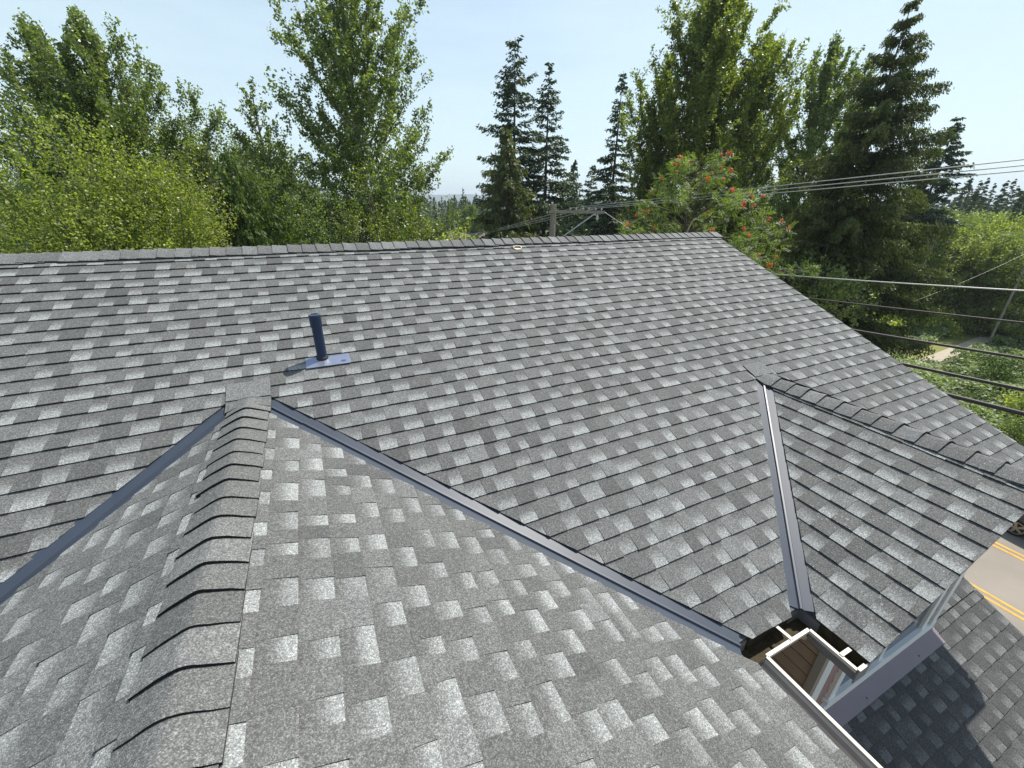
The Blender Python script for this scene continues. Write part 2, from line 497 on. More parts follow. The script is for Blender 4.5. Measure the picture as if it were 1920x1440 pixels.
def shingle_slope(name, origin, U, Vd, Nn, u0, u1, v1, regions, seed, mat=None, jitter=1.0, first=None):
    """laminated shingles: each course has thick tabs over a lower strip whose recesses run from dark to pale"""
    rng = random.Random(seed)
    O, U, Vd, Nn = (np.array(x, float) for x in (origin, U, Vd, Nn))
    ph = [rng.uniform(0, 6.28) for _ in range(8)]
    def sag(u, v):
        return 0.0095 + 0.006 * math.sin(0.9 * u + ph[0]) * math.sin(0.7 * v + ph[1]) + 0.003 * math.sin(2.3 * u + 1.7 * v + ph[2])
    mb = MB()
    vs = 0.0 if first is None else first
    ncourse = int(math.ceil((v1 - vs) / EXPO))
    for k in range(ncourse):
        v0 = vs + k * EXPO
        top = v0 + EXPO + 0.012
        kx = rng.uniform(0, 6.28)
        tabs = []
        u = u0 - rng.uniform(0, 0.4)
        tooth = rng.random() < 0.5
        run = 0.0
        sl0, sl1 = 0.0, rng.uniform(-0.009, 0.009)
        while u < u1:
            if tooth:
                w = rng.choice((0.09, 0.105, 0.115, 0.125, 0.135, 0.145, 0.155, 0.17))
            else:
                w = rng.choice((0.09, 0.105, 0.115, 0.12, 0.13, 0.14, 0.16))
            w *= rng.uniform(0.9, 1.1)
            tabs.append((u, u + w, tooth, sl0, sl1))
            sl0, sl1 = sl1, rng.uniform(-0.009, 0.009)
            run += w
            u += w
            if run > 1.0:                                # joint between two shingles: sometimes same kind twice
                run = 0
                if rng.random() < 0.15:
                    continue
            tooth = not tooth
        for ua, ub, tooth, sla, slb in tabs:
            if ub < u0 or ua > u1:
                continue
            dv = rng.gauss(0, 0.0014) * jitter
            wob = lambda uu: 0.0030 * jitter * math.sin(2.1 * uu + kx) + 0.0018 * jitter * math.sin(6.3 * uu + 2 * kx)
            hb = (0.0128 if tooth else 0.0085) + rng.uniform(-0.0008, 0.0012)
            va, vb = v0 + dv + wob(ua), v0 + dv + wob(ub)
            if not tooth:
                va += 0.001
                vb += 0.001
            if tooth:
                base = min(max(rng.gauss(0.475, 0.075), 0.30), 0.68)
                if rng.random() < 0.06:
                    base -= 0.12
                strips = [(0.0, 1.0, base + rng.uniform(-.02, .03), base - 0.02)]
            else:
                pale = min(1.0, max(0.70, rng.gauss(0.88, 0.09)))
                dk = rng.gauss(0.37, 0.05)
                mid = 0.35 * pale + 0.65 * dk + rng.uniform(-.05, .08)
                sp_ = rng.uniform(0.46, 0.64)
                strips = [(0.0, sp_ * 0.45, pale, pale * 0.97), (sp_ * 0.45, sp_, pale * 0.97, mid), (sp_, 1.0, mid, dk)]
            for s0, s1, t0, t1 in strips:
                quad = [(ua + sla * s0, va + (top - va) * s0), (ub + slb * s0, vb + (top - vb) * s0),
                        (ub + slb * s1, vb + (top - vb) * s1), (ua + sla * s1, va + (top - va) * s1)]
                for reg in regions:
                    P = quad
                    for a, b, c in reg:
                        P = clip_half(P, a, b, c)
                        if len(P) < 3:
                            break
                    if len(P) < 3:
                        continue
                    pts, tones, frs = [], [], []
                    for (pu, pv) in P:
                        fr = (pv - v0) / (top - v0)
                        h = hb * (1 - fr) + 0.0008 + sag(pu, pv)
                        pts.append(O + U * pu + Vd * pv + Nn * h)
                        f2 = min(max((fr - s0) / (s1 - s0), 0), 1)
                        tones.append(t0 + (t1 - t0) * f2)
                        frs.append(fr)
                    mb.poly(pts, 0, tones)
                    n = len(P)
                    for i in range(n):
                        j = (i + 1) % n
                        up = frs[i] > 0.93 and frs[j] > 0.93
                        inner = (abs(frs[i] - s1) < 0.05 and abs(frs[j] - s1) < 0.05 and s1 < 1) or (s0 > 0 and abs(frs[i] - s0) < 0.05 and abs(frs[j] - s0) < 0.05)
                        vert = abs(P[i][0] - P[j][0]) < 0.020 and abs(P[i][1] - P[j][1]) > 0.010
                        if up or inner or (vert and not tooth):
                            continue
                        d = 0.016 if frs[i] < 0.1 and frs[j] < 0.1 else 0.010
                        tn = 0.10 if not vert else 0.22
                        mb.poly([pts[j], pts[i], pts[i] - Nn * d, pts[j] - Nn * d], 0, tn)
    return mb.build(name, mat or M_SHINGLE)

VGAP = 0.094                              # shingles stop this far (in plan) from a valley line

# ---- main roof, front slope: u = x, v = distance up the slope from the eave
NM = (0, -T / CPH, 1 / CPH)
VM = (0, 1 / CPH, T / CPH)
LM = (YR - YE) * CPH
def main_line(x0, y0, sgn):
    """half plane beside a valley that leaves (x0,y0) at 45 degrees in plan; sgn=-1 left valley, +1 right valley"""
    # left valley: points with x - x0 = (y - y0) ; keep y - y0 > x - x0 side
    g = VGAP * math.sqrt(2)
    # y = YE + v / CPH
    if sgn < 0:
        return (-1.0, 1 / CPH, YE - y0 + x0 - g)      # (y-y0) - (x-x0) - g >= 0
    return (1.0, 1 / CPH, YE - y0 - x0 - g)           # (y-y0) + (x-x0) - g >= 0
XM = 0.5 * (XG1R + XG2L)
top_cut = (0, -1, LM - 0.02)
rake_cut = (-1, 0, XE)
regs = [
    [(-1, 0, X1), main_line(X1, YA1, -1), top_cut],
    [(1, 0, -X1), (-1, 0, XM), main_line(X1, YA1, 1), top_cut],
    [(1, 0, -XM), (-1, 0, X2), main_line(X2, YA2, -1), top_cut],
    [(1, 0, -X2), main_line(X2, YA2, 1), top_cut, rake_cut],
]
hpart(shingle_slope("roof_slope", (0, YE - 0.02, ZE - 0.02 * T), (1, 0, 0), VM, NM, XW, XE, LM, regs, 11))
# back slope of the main roof
hpart(shingle_slope("roof_slope", (0, 2 * YR - YE, ZE), (1, 0, 0), (0, -1 / CPH, T / CPH), (0, T / CPH, 1 / CPH), XW, XE, LM,
                    [[top_cut, rake_cut]], 12))

# ---- near gable: u = y, v up from eave
LG1 = (XG1R - X1) * CPH
def gable_cut(xe, sgn, ya, xr, extra=0.0):
    """keep the side of the valley nearer the viewer; u=y, v along slope from eave xe"""
    g = VGAP * math.sqrt(2) + extra
    # right slope sgn=+1: x = xe - v/CPH ; valley: (y-ya)+(x-xr)=0 ; keep (y-ya)+(x-xr) + g <= 0
    if sgn > 0:
        return (-1.0, 1 / CPH, ya + xr - xe - g)
    # left slope: x = xe + v/CPH ; valley: (y-ya)-(x-xr)=0 ; keep <=0
    return (-1.0, 1 / CPH, ya - xr + xe - g)
hpart(shingle_slope("roof_slope", (XG1R + 0.02, 0, ZE - 0.008), (0, 1, 0), (-1 / CPH, 0, T / CPH), (T / CPH, 0, 1 / CPH), YF1, 3.5, LG1,
                    [[gable_cut(XG1R, 1, YA1, X1), (0, -1, LG1)]], 21))
hpart(shingle_slope("roof_slope", (XG1L - 0.02, 0, ZE - 0.008), (0, 1, 0), (1 / CPH, 0, T / CPH), (-T / CPH, 0, 1 / CPH), YF1, 3.5, LG1,
                    [[gable_cut(XG1L, -1, YA1, X1), (0, -1, LG1)]], 22))
# ---- far gable
LG2 = (X2 - XG2L) * CPH
LG2R = (XG2R - X2) * CPH
ZG2R = Z2 - T * (XG2R - X2)
hpart(shingle_slope("roof_slope", (XG2L - 0.02, 0, ZE - 0.008), (0, 1, 0), (1 / CPH, 0, T / CPH), (-T / CPH, 0, 1 / CPH), YF2, 2.8, LG2,
                    [[gable_cut(XG2L, -1, YA2, X2), (0, -1, LG2), (1, 0, -YF2)]], 31, mat=M_SHINGLE_OLD),
      "older shingle slope speckled with lichen")
hpart(shingle_slope("roof_slope", (XG2R + 0.02, 0, ZG2R - 0.008), (0, 1, 0), (-1 / CPH, 0, T / CPH), (T / CPH, 0, 1 / CPH), YF2, 2.8, LG2R,
                    [[gable_cut(XG2R, 1, YA2, X2), (0, -1, LG2R), (1, 0, -YF2)]], 32))

# ---- roof decks under the shingles (closed, so nothing shows through)
dk = MB()
def slab(mb, pts, th=0.03, drop=0.004):
    n = np.cross(np.array(pts[1]) - np.array(pts[0]), np.array(pts[2]) - np.array(pts[0]))
    n = n / np.linalg.norm(n)
    if n[2] < 0:
        pts = pts[::-1]
        n = -n
    a = [np.array(p) - n * (drop + th) for p in pts]
    b = [np.array(p) - n * drop for p in pts]
    mb.hexa(a, b)
i_ = 0.02
slab(dk, [(XW + i_, YE, ZE), (XE - i_, YE, ZE), (XE - i_, YR, ZR), (XW + i_, YR, ZR)])
slab(dk, [(XW + i_, 2 * YR - YE, ZE), (XE - i_, 2 * YR - YE, ZE), (XE - i_, YR, ZR), (XW + i_, YR, ZR)])
slab(dk, [(XG1R, YF1, ZE), (XG1R, YE, ZE), (X1, YA1, Z1), (X1, YF1, Z1)])
slab(dk, [(XG1L, YF1, ZE), (XG1L, YE, ZE), (X1, YA1, Z1), (X1, YF1, Z1)])
slab(dk, [(XG2L, YF2 + i_, ZE), (XG2L, YE, ZE), (X2, YA2, Z2), (X2, YF2 + i_, Z2)])
slab(dk, [(XG2R, YF2 + i_, ZE), (XG2R, YE, ZE), (X2, YA2, Z2), (X2, YF2 + i_, Z2)])
hpart(dk.build("roof_deck", M_BARGE))

# ---- valleys: pans on both slopes with a raised centre rib
def valley(xa, ya, za, sgn, length, name="valley_flashing", lap=None):
    """plan direction (sgn,-1)/sqrt2 from the apex down; length measured in plan per axis"""
    mb = MB()
    A = np.array([xa, ya, za])
    D = np.array([sgn, -1.0, -T])
    # lateral unit vectors lying in each slope, perpendicular to the valley
    nm = np.array(NM)
    ng = np.array([sgn * T / CPH, 0, 1 / CPH])
    d = D / np.linalg.norm(D)
    lm = np.cross(nm, d)
    if lm[1] < 0:
        lm = -lm
    lg = np.cross(ng, d)
    if lg[1] > 0:
        lg = -lg
    up = (nm + ng)
    up = up / np.linalg.norm(up)
    prof = [(lm * 0.1005 + nm * 0.001), (lm * 0.017 + nm * 0.006), (lm * 0.007 + up * 0.022), (lg * 0.007 + up * 0.022), (lg * 0.017 + ng * 0.006), (lg * 0.1005 + ng * 0.001)]
    segs = [(0.0, lap or length)] + ([(lap - 0.02, length)] if lap else [])
    for si, (s0, s1) in enumerate(segs):
        lift = up * (0.005 * si)
        n = max(2, int((s1 - s0) * 4))
        for k in range(n):
            a, b = s0 + (s1 - s0) * k / n, s0 + (s1 - s0) * (k + 1) / n
            for i in range(5):
                mb.poly([A + D * a + prof[i] + lift, A + D * b + prof[i] + lift, A + D * b + prof[i + 1] + lift, A + D * a + prof[i + 1] + lift])
        # turned-down end
        e = A + D * s1
        for i in range(5):
            mb.poly([e + prof[i] + lift, e + prof[i] + lift - up * 0.007, e + prof[i + 1] + lift - up * 0.007, e + prof[i + 1] + lift])
    return hpart(mb.build(name, M_VALLEY))
valley(X1 + 0.10, YA1 - 0.10, Z1 - 0.10 * T, 1, XG1R - X1 - 0.08, lap=0.27)
valley(X1 - 0.12, YA1 - 0.12, Z1 - 0.12 * T, -1, XG1R - X1 - 0.10, lap=0.06)
valley(X2 - 0.03, YA2 - 0.03, Z2 - 0.03 * T, -1, X2 - XG2L + 0.01)
valley(X2 + 0.03, YA2 - 0.03, Z2 - 0.03 * T, 1, min(XG2R - X2, YA2 - YF2) - 0.05)

# ---- ridge caps
def ridge_caps(p0, p1, tl, tr, half, expo, lift, seed, mat=M_CAP, dirty=0.0):
    """caps from p0 to p1; butt (thick, raised) end of every cap faces p1. tl, tr: slopes of left and right limb"""
    rng = random.Random(seed)
    p0, p1 = np.array(p0, float), np.array(p1, float)
    ax = p1 - p0
    Ltot = np.linalg.norm(ax)
    ax = ax / Ltot
    side = np.cross(ax, np.array([0, 0, 1.0]))
    side /= np.linalg.norm(side)
    n = int(Ltot / expo)
    mb = MB()
    ts = [-1, -0.7, -0.42, -0.24, -0.12, 0, 0.12, 0.24, 0.42, 0.7, 1]
    for k in range(n + 1):
        s1 = min(k * expo + expo, Ltot) + rng.gauss(0, 0.003)
        s0 = s1 - expo - 0.05
        hw = half * rng.uniform(0.97, 1.03)
        off = rng.gauss(0, 0.004)
        base = min(max(rng.gauss(0.53, 0.07), 0.34), 0.7)
        rows = []
        skew = rng.gauss(0, 0.004)
        th = 0.007
        for s, hh in ((s0, 0.010), (s0 + 0.6 * (s1 - s0), 0.010 + lift * 0.45), (s1, 0.012 + lift + rng.uniform(-.003, .004))):
            row = []
            for tt in ts:
                w = tt * hw + off
                drop = (tl if tt < 0 else tr) * (math.sqrt(w * w + 0.020 ** 2) - 0.020)
                # edges hug the slope, crown stands proud
                pr = hh * (1.0 - 0.35 * abs(tt) ** 2) + 0.006
                row.append(p0 + ax * (s + skew * tt + 0.0015 * math.sin(9 * tt + k)) + side * w + np.array([0, 0, pr - drop]))
            rows.append(row)
        for a in range(2):
            for i in range(len(ts) - 1):
                mb.poly([rows[a][i], rows[a][i + 1], rows[a + 1][i + 1], rows[a + 1][i]], 0,
                        [base + 0.02, base + 0.02, base - 0.01, base - 0.01])
        dn = np.array([0, 0, -1.0])
        for i in range(len(ts) - 1):                      # butt face
            q0, q1 = rows[2][i], rows[2][i + 1]
            mb.poly([q1, q0, q0 + dn * (th + lift * 0.75), q1 + dn * (th + lift * 0.75)], 0, 0.06)
        for sd in (0, -1):                                 # side edges
            for a in range(2):
                q0, q1 = rows[a][sd], rows[a + 1][sd]
                mb.poly([q0, q1, q1 + dn * 0.012, q0 + dn * 0.012], 0, 0.10)
    return hpart(mb.build("ridge_cap", mat))

# main ridge stands on a ridge vent
vent = MB()
for s in (-1, 1):
    vent.hexa([(XW, YR, ZR - 0.01), (XE - 0.05, YR, ZR - 0.01), (XE - 0.05, YR + s * 0.125, ZR - 0.125 * T - 0.004), (XW, YR + s * 0.125, ZR - 0.125 * T - 0.004)],
              [(XW, YR, ZR + 0.020), (XE - 0.05, YR, ZR + 0.020), (XE - 0.05, YR + s * 0.125, ZR - 0.125 * T + 0.020), (XW, YR + s * 0.125, ZR - 0.125 * T + 0.020)], 0, 0.06)
hpart(vent.build("ridge_vent", simple_mat("black_vent_plastic", (0.015, 0.015, 0.016), rough=0.7)))
ridge_caps((XE + 0.02, YR, ZR + 0.016), (XW, YR, ZR + 0.016), T, T, 0.165, 0.148, 0.012, 5)
ridge_caps((X1, YA1 - 0.10, Z1 + 0.004), (X1, YF1, Z1 + 0.004), T, T, 0.142, 0.1535, 0.0125, 6)
ridge_caps((X2, YA2 - 0.06, Z2 + 0.004), (X2, YF2 - 0.01, Z2 + 0.004), T, T, 0.140, 0.1535, 0.020, 7, mat=M_SHINGLE_OLD)
# top caps dressed up onto the main slope
def saddle_cap(xc, ya, za, name="saddle_cap"):
    mb = MB()
    rng = random.Random(int(xc * 100))
    for (dy0, dy1, hw, h, tn) in ((-0.16, 0.05, 0.150, 0.020, 0.50), (-0.035, 0.135, 0.150, 0.027, 0.60)):
        n = 10
        rows = []
        for yy in (ya + dy0, ya + (dy0 + dy1) * 0.5, ya + dy1):
            row = []
            for i in range(n + 1):
                x = -hw + 2 * hw * i / n
                zr = za - T * (math.sqrt(x * x + 0.0016) - 0.04)       # the gable
                zm = zmain(yy)                                          # the main slope
                k = min(max((yy - (ya - 0.09)) / 0.12, 0), 1)
                z = max(zr * (1 - k) + zm * k, zm) + h
                row.append(np.array([xc + x, yy, z]))
            rows.append(row)
        for a in range(2):
            for i in range(n):
                mb.poly([rows[a][i], rows[a][i + 1], rows[a + 1][i + 1], rows[a + 1][i]], 0, tn)
        for i in range(n):
            q0, q1 = rows[0][i], rows[0][i + 1]
            mb.poly([q0, q1, q1 + np.array([0, 0, -.016]), q0 + np.array([0, 0, -.016])], 0, 0.06)
        for i in (0, n):
            for a in range(2):
                q0, q1 = rows[a][i], rows[a + 1][i]
                mb.poly([q0, q1, q1 + np.array([0, 0, -.02]), q0 + np.array([0, 0, -.02])], 0, 0.10)
    return hpart(mb.build(name, M_CAP))
saddle_cap(X1, YA1, Z1)
saddle_cap(X2, YA2, Z2)

# ---- vent pipe
PX, PY = -0.044, 3.784
PZ = zmain(PY)
fl = MB()
nmv, vmv = np.array(NM), np.array(VM)
fc = np.array([0.005, PY, PZ]) + nmv * 0.019
def fpt(u, v, h=0.0):
    return fc + np.array([u, 0, 0]) + vmv * v + nmv * h
fl.hexa([fpt(-0.185, -0.125), fpt(0.17, -0.125), fpt(0.17, 0.075, -.017), fpt(-0.185, 0.075, -.017)],
        [fpt(-0.185, -0.125, .004), fpt(0.17, -0.125, .004), fpt(0.17, 0.075, -.014), fpt(-0.185, 0.075, -.014)])
fo = hpart(fl.build("pipe_flashing", M_ALU), "bare metal flashing sheet at the foot of the vent pipe")
pp = MB()
pp.lathe((PX, PY, PZ - 0.05), [(0, 0.041), (0.335, 0.041)])
pp.lathe((PX, PY, PZ + 0.285), [(0, 0.046), (0.004, 0.0475), (0.098, 0.0475), (0.104, 0.045)])
po = pp.build("vent_pipe", M_PIPE, smooth=False)
hpart(po, "dark blue plastic vent pipe with a wider collar on top")
bo = MB()
bo.lathe((PX, PY, PZ + 0.385), [(0, 0.031), (0.0065, 0.031)])
b1 = bo.build("pipe_bore", M_PIPE_IN)
rim = MB()
for k in range(24):
    a0, a1 = 2 * math.pi * k / 24, 2 * math.pi * (k + 1) / 24
    def rp(a, r, h):
        return (PX + r * math.cos(a), PY + r * math.sin(a), PZ + 0.389 + h)
    rim.hexa([rp(a0, .032, 0), rp(a0, .046, 0), rp(a1, .046, 0), rp(a1, .032, 0)], [rp(a0, .032, .006), rp(a0, .046, .006), rp(a1, .046, .006), rp(a1, .032, .006)])
r1 = rim.build("pipe_rim", simple_mat("worn_blue_plastic", (0.10, 0.13, 0.18), rough=0.4))
gk = MB()
gk.lathe((PX, PY, PZ - 0.02), [(0, 0.058), (0.034, 0.050), (0.044, 0.0425)])
g1 = gk.build("rubber_gasket", simple_mat("black_rubber", (0.02, 0.02, 0.024), rough=0.6))
for o in (b1, r1, g1):
    o.parent = po
st = MB()                                                  # small pressed oval stamp on the flashing
for k in range(18):
    a0, a1 = 2 * math.pi * k / 18, 2 * math.pi * (k + 1) / 18
    st.poly([fpt(0.115 + .020 * math.cos(a0), -0.085 + .010 * math.sin(a0), .0040), fpt(0.115 + .020 * math.cos(a1), -0.085 + .010 * math.sin(a1), .0040),
             fpt(0.115 + .016 * math.cos(a1), -0.085 + .007 * math.sin(a1), .0040), fpt(0.115 + .016 * math.cos(a0), -0.085 + .007 * math.sin(a0), .0040)])
for k in range(3):
    st.poly([fpt(0.105 + .008 * k, -0.089, .0040), fpt(0.109 + .008 * k, -0.089, .0040), fpt(0.109 + .008 * k, -0.081, .0040), fpt(0.105 + .008 * k, -0.081, .0040)])
s1_ = st.build("pressed_stamp", M_PIPE)
s1_.parent = fo

# ---- roof anchor near the ridge
ay = 5.385
ac = np.array([2.60, ay, zmain(ay)]) + nmv * 0.014
an = MB()
an.hexa([ac + np.array([-.035, 0, 0]) - vmv * .05, ac + np.array([.035, 0, 0]) - vmv * .05, ac + np.array([.035, 0, 0]) + vmv * .06, ac + np.array([-.035, 0, 0]) + vmv * .06],
        [ac + np.array([-.035, 0, 0]) - vmv * .05 + nmv * .005, ac + np.array([.035, 0, 0]) - vmv * .05 + nmv * .005, ac + np.array([.035, 0, 0]) + vmv * .06 + nmv * .005, ac + np.array([-.035, 0, 0]) + vmv * .06 + nmv * .005])
ring = []
for k in range(21):
    a = 2 * math.pi * k / 20
    ring.append(ac + np.array([.058 * math.cos(a), 0, 0]) + nmv * 0.018 + (vmv * .70 + nmv * .30) * (.040 * math.sin(a) - .02))
an.tube(ring, 0.0085, 8, cap=False)
hpart(an.build("roof_anchor", simple_mat("cream_anchor_steel", (0.62, 0.52, 0.40), rough=0.45, metal=0.2), smooth=False), "cream ring roof anchor just under the ridge")

# ---- rake and fascia boards
bd = MB()
def rake_board(mb, x0, z0, x1, z1, y, th, h, dirx=True):
    """board under a sloping edge in a plane of constant y"""
    mb.hexa([(x0, y, z0 - h), (x1, y, z1 - h), (x1, y + th, z1 - h), (x0, y + th, z0 - h)],
            [(x0, y, z0 - .03), (x1, y, z1 - .03), (x1, y + th, z1 - .03), (x0, y + th, z0 - .03)])
rake_board(bd, XG2L, ZE, X2, Z2, YF2 + 0.03, 0.03, 0.19)
rake_board(bd, X2, Z2, XG2R, ZG2R, YF2 + 0.03, 0.03, 0.19)
hpart(bd.build("rake_board", M_BARGE))
bd = MB()
rake_board(bd, XG1L, ZE, X1, Z1, YF1 + 0.03, 0.03, 0.19)
rake_board(bd, X1, Z1, XG1R, ZE, YF1 + 0.03, 0.03, 0.19)
hpart(bd.build("rake_board", M_BARGE))
bd = MB()
for xx in (XE - 0.05, XW + 0.02):
    for ya, yb in ((YE, YR), (2 * YR - YE, YR)):
        bd = MB()
        bd.hexa([(xx, ya, ZE - .19), (xx + .03, ya, ZE - .19), (xx + .03, yb, ZR - .19), (xx, yb, ZR - .19)],
                [(xx, ya, ZE - .035), (xx + .03, ya, ZE - .035), (xx + .03, yb, ZR - .035), (xx, yb, ZR - .035)])
        hpart(bd.build("rake_board", M_BARGE))
bd = MB()
bd.box(XG1R + .0, XG2L, YE - 0.0, YE + 0.03, ZE - .20, ZE - .035)
bd.box(XG1R - .03, XG1R, YF1 + .06, YE, ZE - .20, ZE - .035)
bd.box(XG2L, XG2L + .03, YF2 + .06, YE, ZE - .20, ZE - .035)
bd.box(XW + .05, XG1L, YE, YE + .03, ZE - .20, ZE - .035)
bd.box(XG1L, XG1L + .03, YF1 + .06, YE, ZE - .20, ZE - .035)
bd.box(XG2R - .03, XG2R, YF2 + .06, YE, ZG2R - .20, ZG2R - .035)
for q in range(0, len(bd.V), 8):
    fb = MB()
    fb.hexa(bd.V[q:q + 4], bd.V[q + 4:q + 8])
    hpart(fb.build("fascia_board", M_GUT_OUT))
# soffits
sf = MB()
sf.box(XG1R - .40, XG1R - .03, YF1 + .3, YE + .40, ZE - .21, ZE - .19)
sf.box(XG1R - .03, XG2L + .03, YE + .03, YE + .40, ZE - .21, ZE - .19)
sf.box(XG2L + .03, XG2L + .575, YF2 + .06, YE + .40, ZE - .212, ZE - .192)
sf.box(XG1L + .03, XG1L + .40, YF1 + .3, YE + .40, ZE - .21, ZE - .19)
sf.box(XW + .2, XG1L + .03, YE + .03, YE + .40, ZE - .21, ZE - .19)
for q in range(0, len(sf.V), 8):
    fb = MB()
    fb.hexa(sf.V[q:q + 4], sf.V[q + 4:q + 8])
    hpart(fb.build("soffit", M_SOFFIT))

# ---- gutters: box trough with cream front lip
GW, GD = 0.125, 0.105
def gutter(a, b, out, back_off=0.004, inside=None):
    """a,b ends along the eave (top back edge); out = unit vector away from the roof"""
    a, b, out = np.array(a, float), np.array(b, float), np.array(out, float)
    dn = np.array([0, 0, -1.0])
    t = MB()
    o0 = out * back_off
    # floor, front wall (outer + inner), back wall
    P = lambda e, w, d: e + o0 + out * w + dn * d
    def sheet(w0, d0, w1, d1, m, t_=0.003, n=None):
        q = [P(a, w0, d0), P(b, w0, d0), P(b, w1, d1), P(a, w1, d1)]
        nn = np.cross(q[1] - q[0], q[3] - q[0])
        nn /= np.linalg.norm(nn)
        t.hexa([x - nn * t_ / 2 for x in q], [x + nn * t_ / 2 for x in q], m)
    sheet(0, 0.0, 0, GD, 0)
    sheet(0.002, GD - 0.003, GW * 0.80, GD - 0.003, 0)
    sheet(GW * 0.80, GD - 0.006, GW * 0.86, GD * 0.45, 1, t_=0.004)
    sheet(GW * 0.86, GD * 0.45, GW, GD * 0.10, 1, t_=0.004)
    inside = inside or M_GUT_IN
    g = hpart(t.build("gutter", [inside, M_GUT_OUT]))
    # inner face of the front wall sits just inside, dirt coloured
    i2 = MB()
    q = [P(a, GW * 0.80 - .006, GD - 0.010), P(b, GW * 0.80 - .006, GD - 0.010), P(b, GW - .007, 0.012), P(a, GW - .007, 0.012)]
    i2.poly(q)
    q2 = [P(a, 0.004, 0.004), P(b, 0.004, 0.004), P(b, 0.006, GD - .008), P(a, 0.006, GD - .008)]
    i2.poly(q2)
    io = i2.build("gutter_lining", inside)
    io.parent = g
    lp = MB()
    lp.hexa([P(a, GW - .014, -.002), P(b, GW - .014, -.002), P(b, GW + .006, -.002), P(a, GW + .006, -.002)],
            [P(a, GW - .014, -.010), P(b, GW - .014, -.010), P(b, GW + .006, -.010), P(a, GW + .006, -.010)])
    lp.hexa([P(a, GW + .001, .014), P(b, GW + .001, .014), P(b, GW + .006, .014), P(a, GW + .006, .014)],
            [P(a, GW + .001, -.002), P(b, GW + .001, -.002), P(b, GW + .006, -.002), P(a, GW + .006, -.002)])
    lo = lp.build("gutter_lip", M_CREAM)
    lo.parent = g
    return g, P
GZT = ZE - 0.012
gm, PGm = gutter((XG1R + GW + .004, YE, GZT), (XG2L - GW - .004, YE, GZT), (0, -1, 0))
# corner pans of the main gutter
for cx0 in (XG1R + .004, XG2L - GW - .004, XG2R + .004):
    cn = MB()
    cn.box(cx0, cx0 + GW, YE - GW, YE - .004, GZT - GD, GZT - GD + .004)
    c_ = cn.build("gutter_corner", M_GUT_IN)
    c_.parent = gm
def strap(par, p, q, w=0.022):
    mb = MB()
    mb.bar(p, q, w, 0.004)
    return mb.build("gutter_strap", M_CREAM, par)
xs = XG1R + 0.36
strap(gm, (xs, YE - .006, GZT + .006), (xs, YE - GW - .0, GZT + .014))
g1, PG1 = gutter((XG1R, YF1, GZT), (XG1R, YE - GW - .004, GZT), (1, 0, 0), inside=M_GUT_CLEAN)
for yy in (0.12, -0.55, -1.25):
    strap(g1, (XG1R + .006, yy, GZT + .006), (XG1R + GW, yy, GZT + .014))
g2, PG2 = gutter((XG2L, YF2 + 0.01, GZT), (XG2L, YE - GW - .004, GZT), (-1, 0, 0))
strap(g2, (XG2L - .03, YF2 + .10, GZT + .012), (XG2L - GW, YF2 + .10, GZT + .014), w=0.022)
ec = MB()
ec.box(XG2L - GW, XG2L, YF2, YF2 + .008, GZT - GD, GZT + .006)
ec.box(XG2L - GW, XG2L - GW * .45, YF2 - .004, YF2 + .016, GZT + .008, GZT + .014, 1)
e_ = ec.build("gutter_end_cap", [M_GUT_OUT, M_CREAM])
e_.parent = g2
gL, _ = gutter((XG1L, YF1, GZT), (XG1L, YE - GW - .004, GZT), (-1, 0, 0))
gW, _ = gutter((XW, YE, GZT), (XG1L - GW - .004, YE, GZT), (0, -1, 0))
gR, _ = gutter((XG2R, YF2, GZT), (XG2R, YE - GW - .004, GZT), (1, 0, 0))
gE, _ = gutter((XG2R + GW + .004, YE, GZT), (XE + .02, YE, GZT), (0, -1, 0))

# ---- walls with lap siding
def lap_wall(mb, a, b, z0, z1, out, expo=0.16, m=0):
    """lap siding from a to b (plan points), boards tilt out at the bottom"""
    a, b, out = np.array([*a, 0.0]), np.array([*b, 0.0]), np.array([*out, 0.0])
    z = z0
    up = np.array([0, 0, 1.0])
    while z < z1 - 1e-6:
        zt = min(z + expo, z1)
        lo, hi = out * 0.024, out * 0.010
        zg = zt - 0.022
        mb.poly([a + lo + up * z, b + lo + up * z, b + hi + up * zg, a + hi + up * zg], m)
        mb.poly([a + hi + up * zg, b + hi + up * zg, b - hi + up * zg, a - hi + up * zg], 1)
        mb.poly([a - hi + up * zg, b - hi + up * zg, b - hi + up * zt, a - hi + up * zt], 1)  # recess strip takes the dark material that paints in the gap shade
        mb.poly([a + up * z, b + up * z, b + lo + up * z, a + lo + up * z], m)
        z = zt
WX1R, WX1L, WYM = XG1R - 0.40, XG1L + 0.40, YE + 0.40
WX2L, WX2R, WY2 = 3.17, 5.50, 0.865
ZW = ZE - 0.19
w = MB()
lap_wall(w, (WX2L, WYM), (WX2L, WY2), GZ, ZW, (-1, 0), expo=0.13)
hpart(w.build("side_wall", [M_SIDING, M_GROOVE_SHADE]))
w = MB()
lap_wall(w, (WX1R, YF1 + .3), (WX1R, WYM), GZ, ZW, (1, 0))
hpart(w.build("side_wall", [M_SIDING, M_GROOVE_SHADE]))
w = MB()
lap_wall(w, (WX1R, WYM), (WX2L, WYM), GZ, ZW, (0, -1))
hpart(w.build("front_wall", [M_SIDING, M_GROOVE_SHADE]))
w = MB()
lap_wall(w, (XW + .4, WYM), (WX1L, WYM), GZ, ZW, (0, -1))
hpart(w.build("front_wall", [M_SIDING, M_GROOVE_SHADE]))
w = MB()
lap_wall(w, (WX1L, WYM), (WX1L, YF1 + .3), GZ, ZW, (-1, 0))
lap_wall(w, (WX1L, YF1 + .3), (WX1R, YF1 + .3), GZ, ZE, (0, -1))
hpart(w.build("side_wall", [M_SIDING, M_GROOVE_SHADE]))
w = MB()
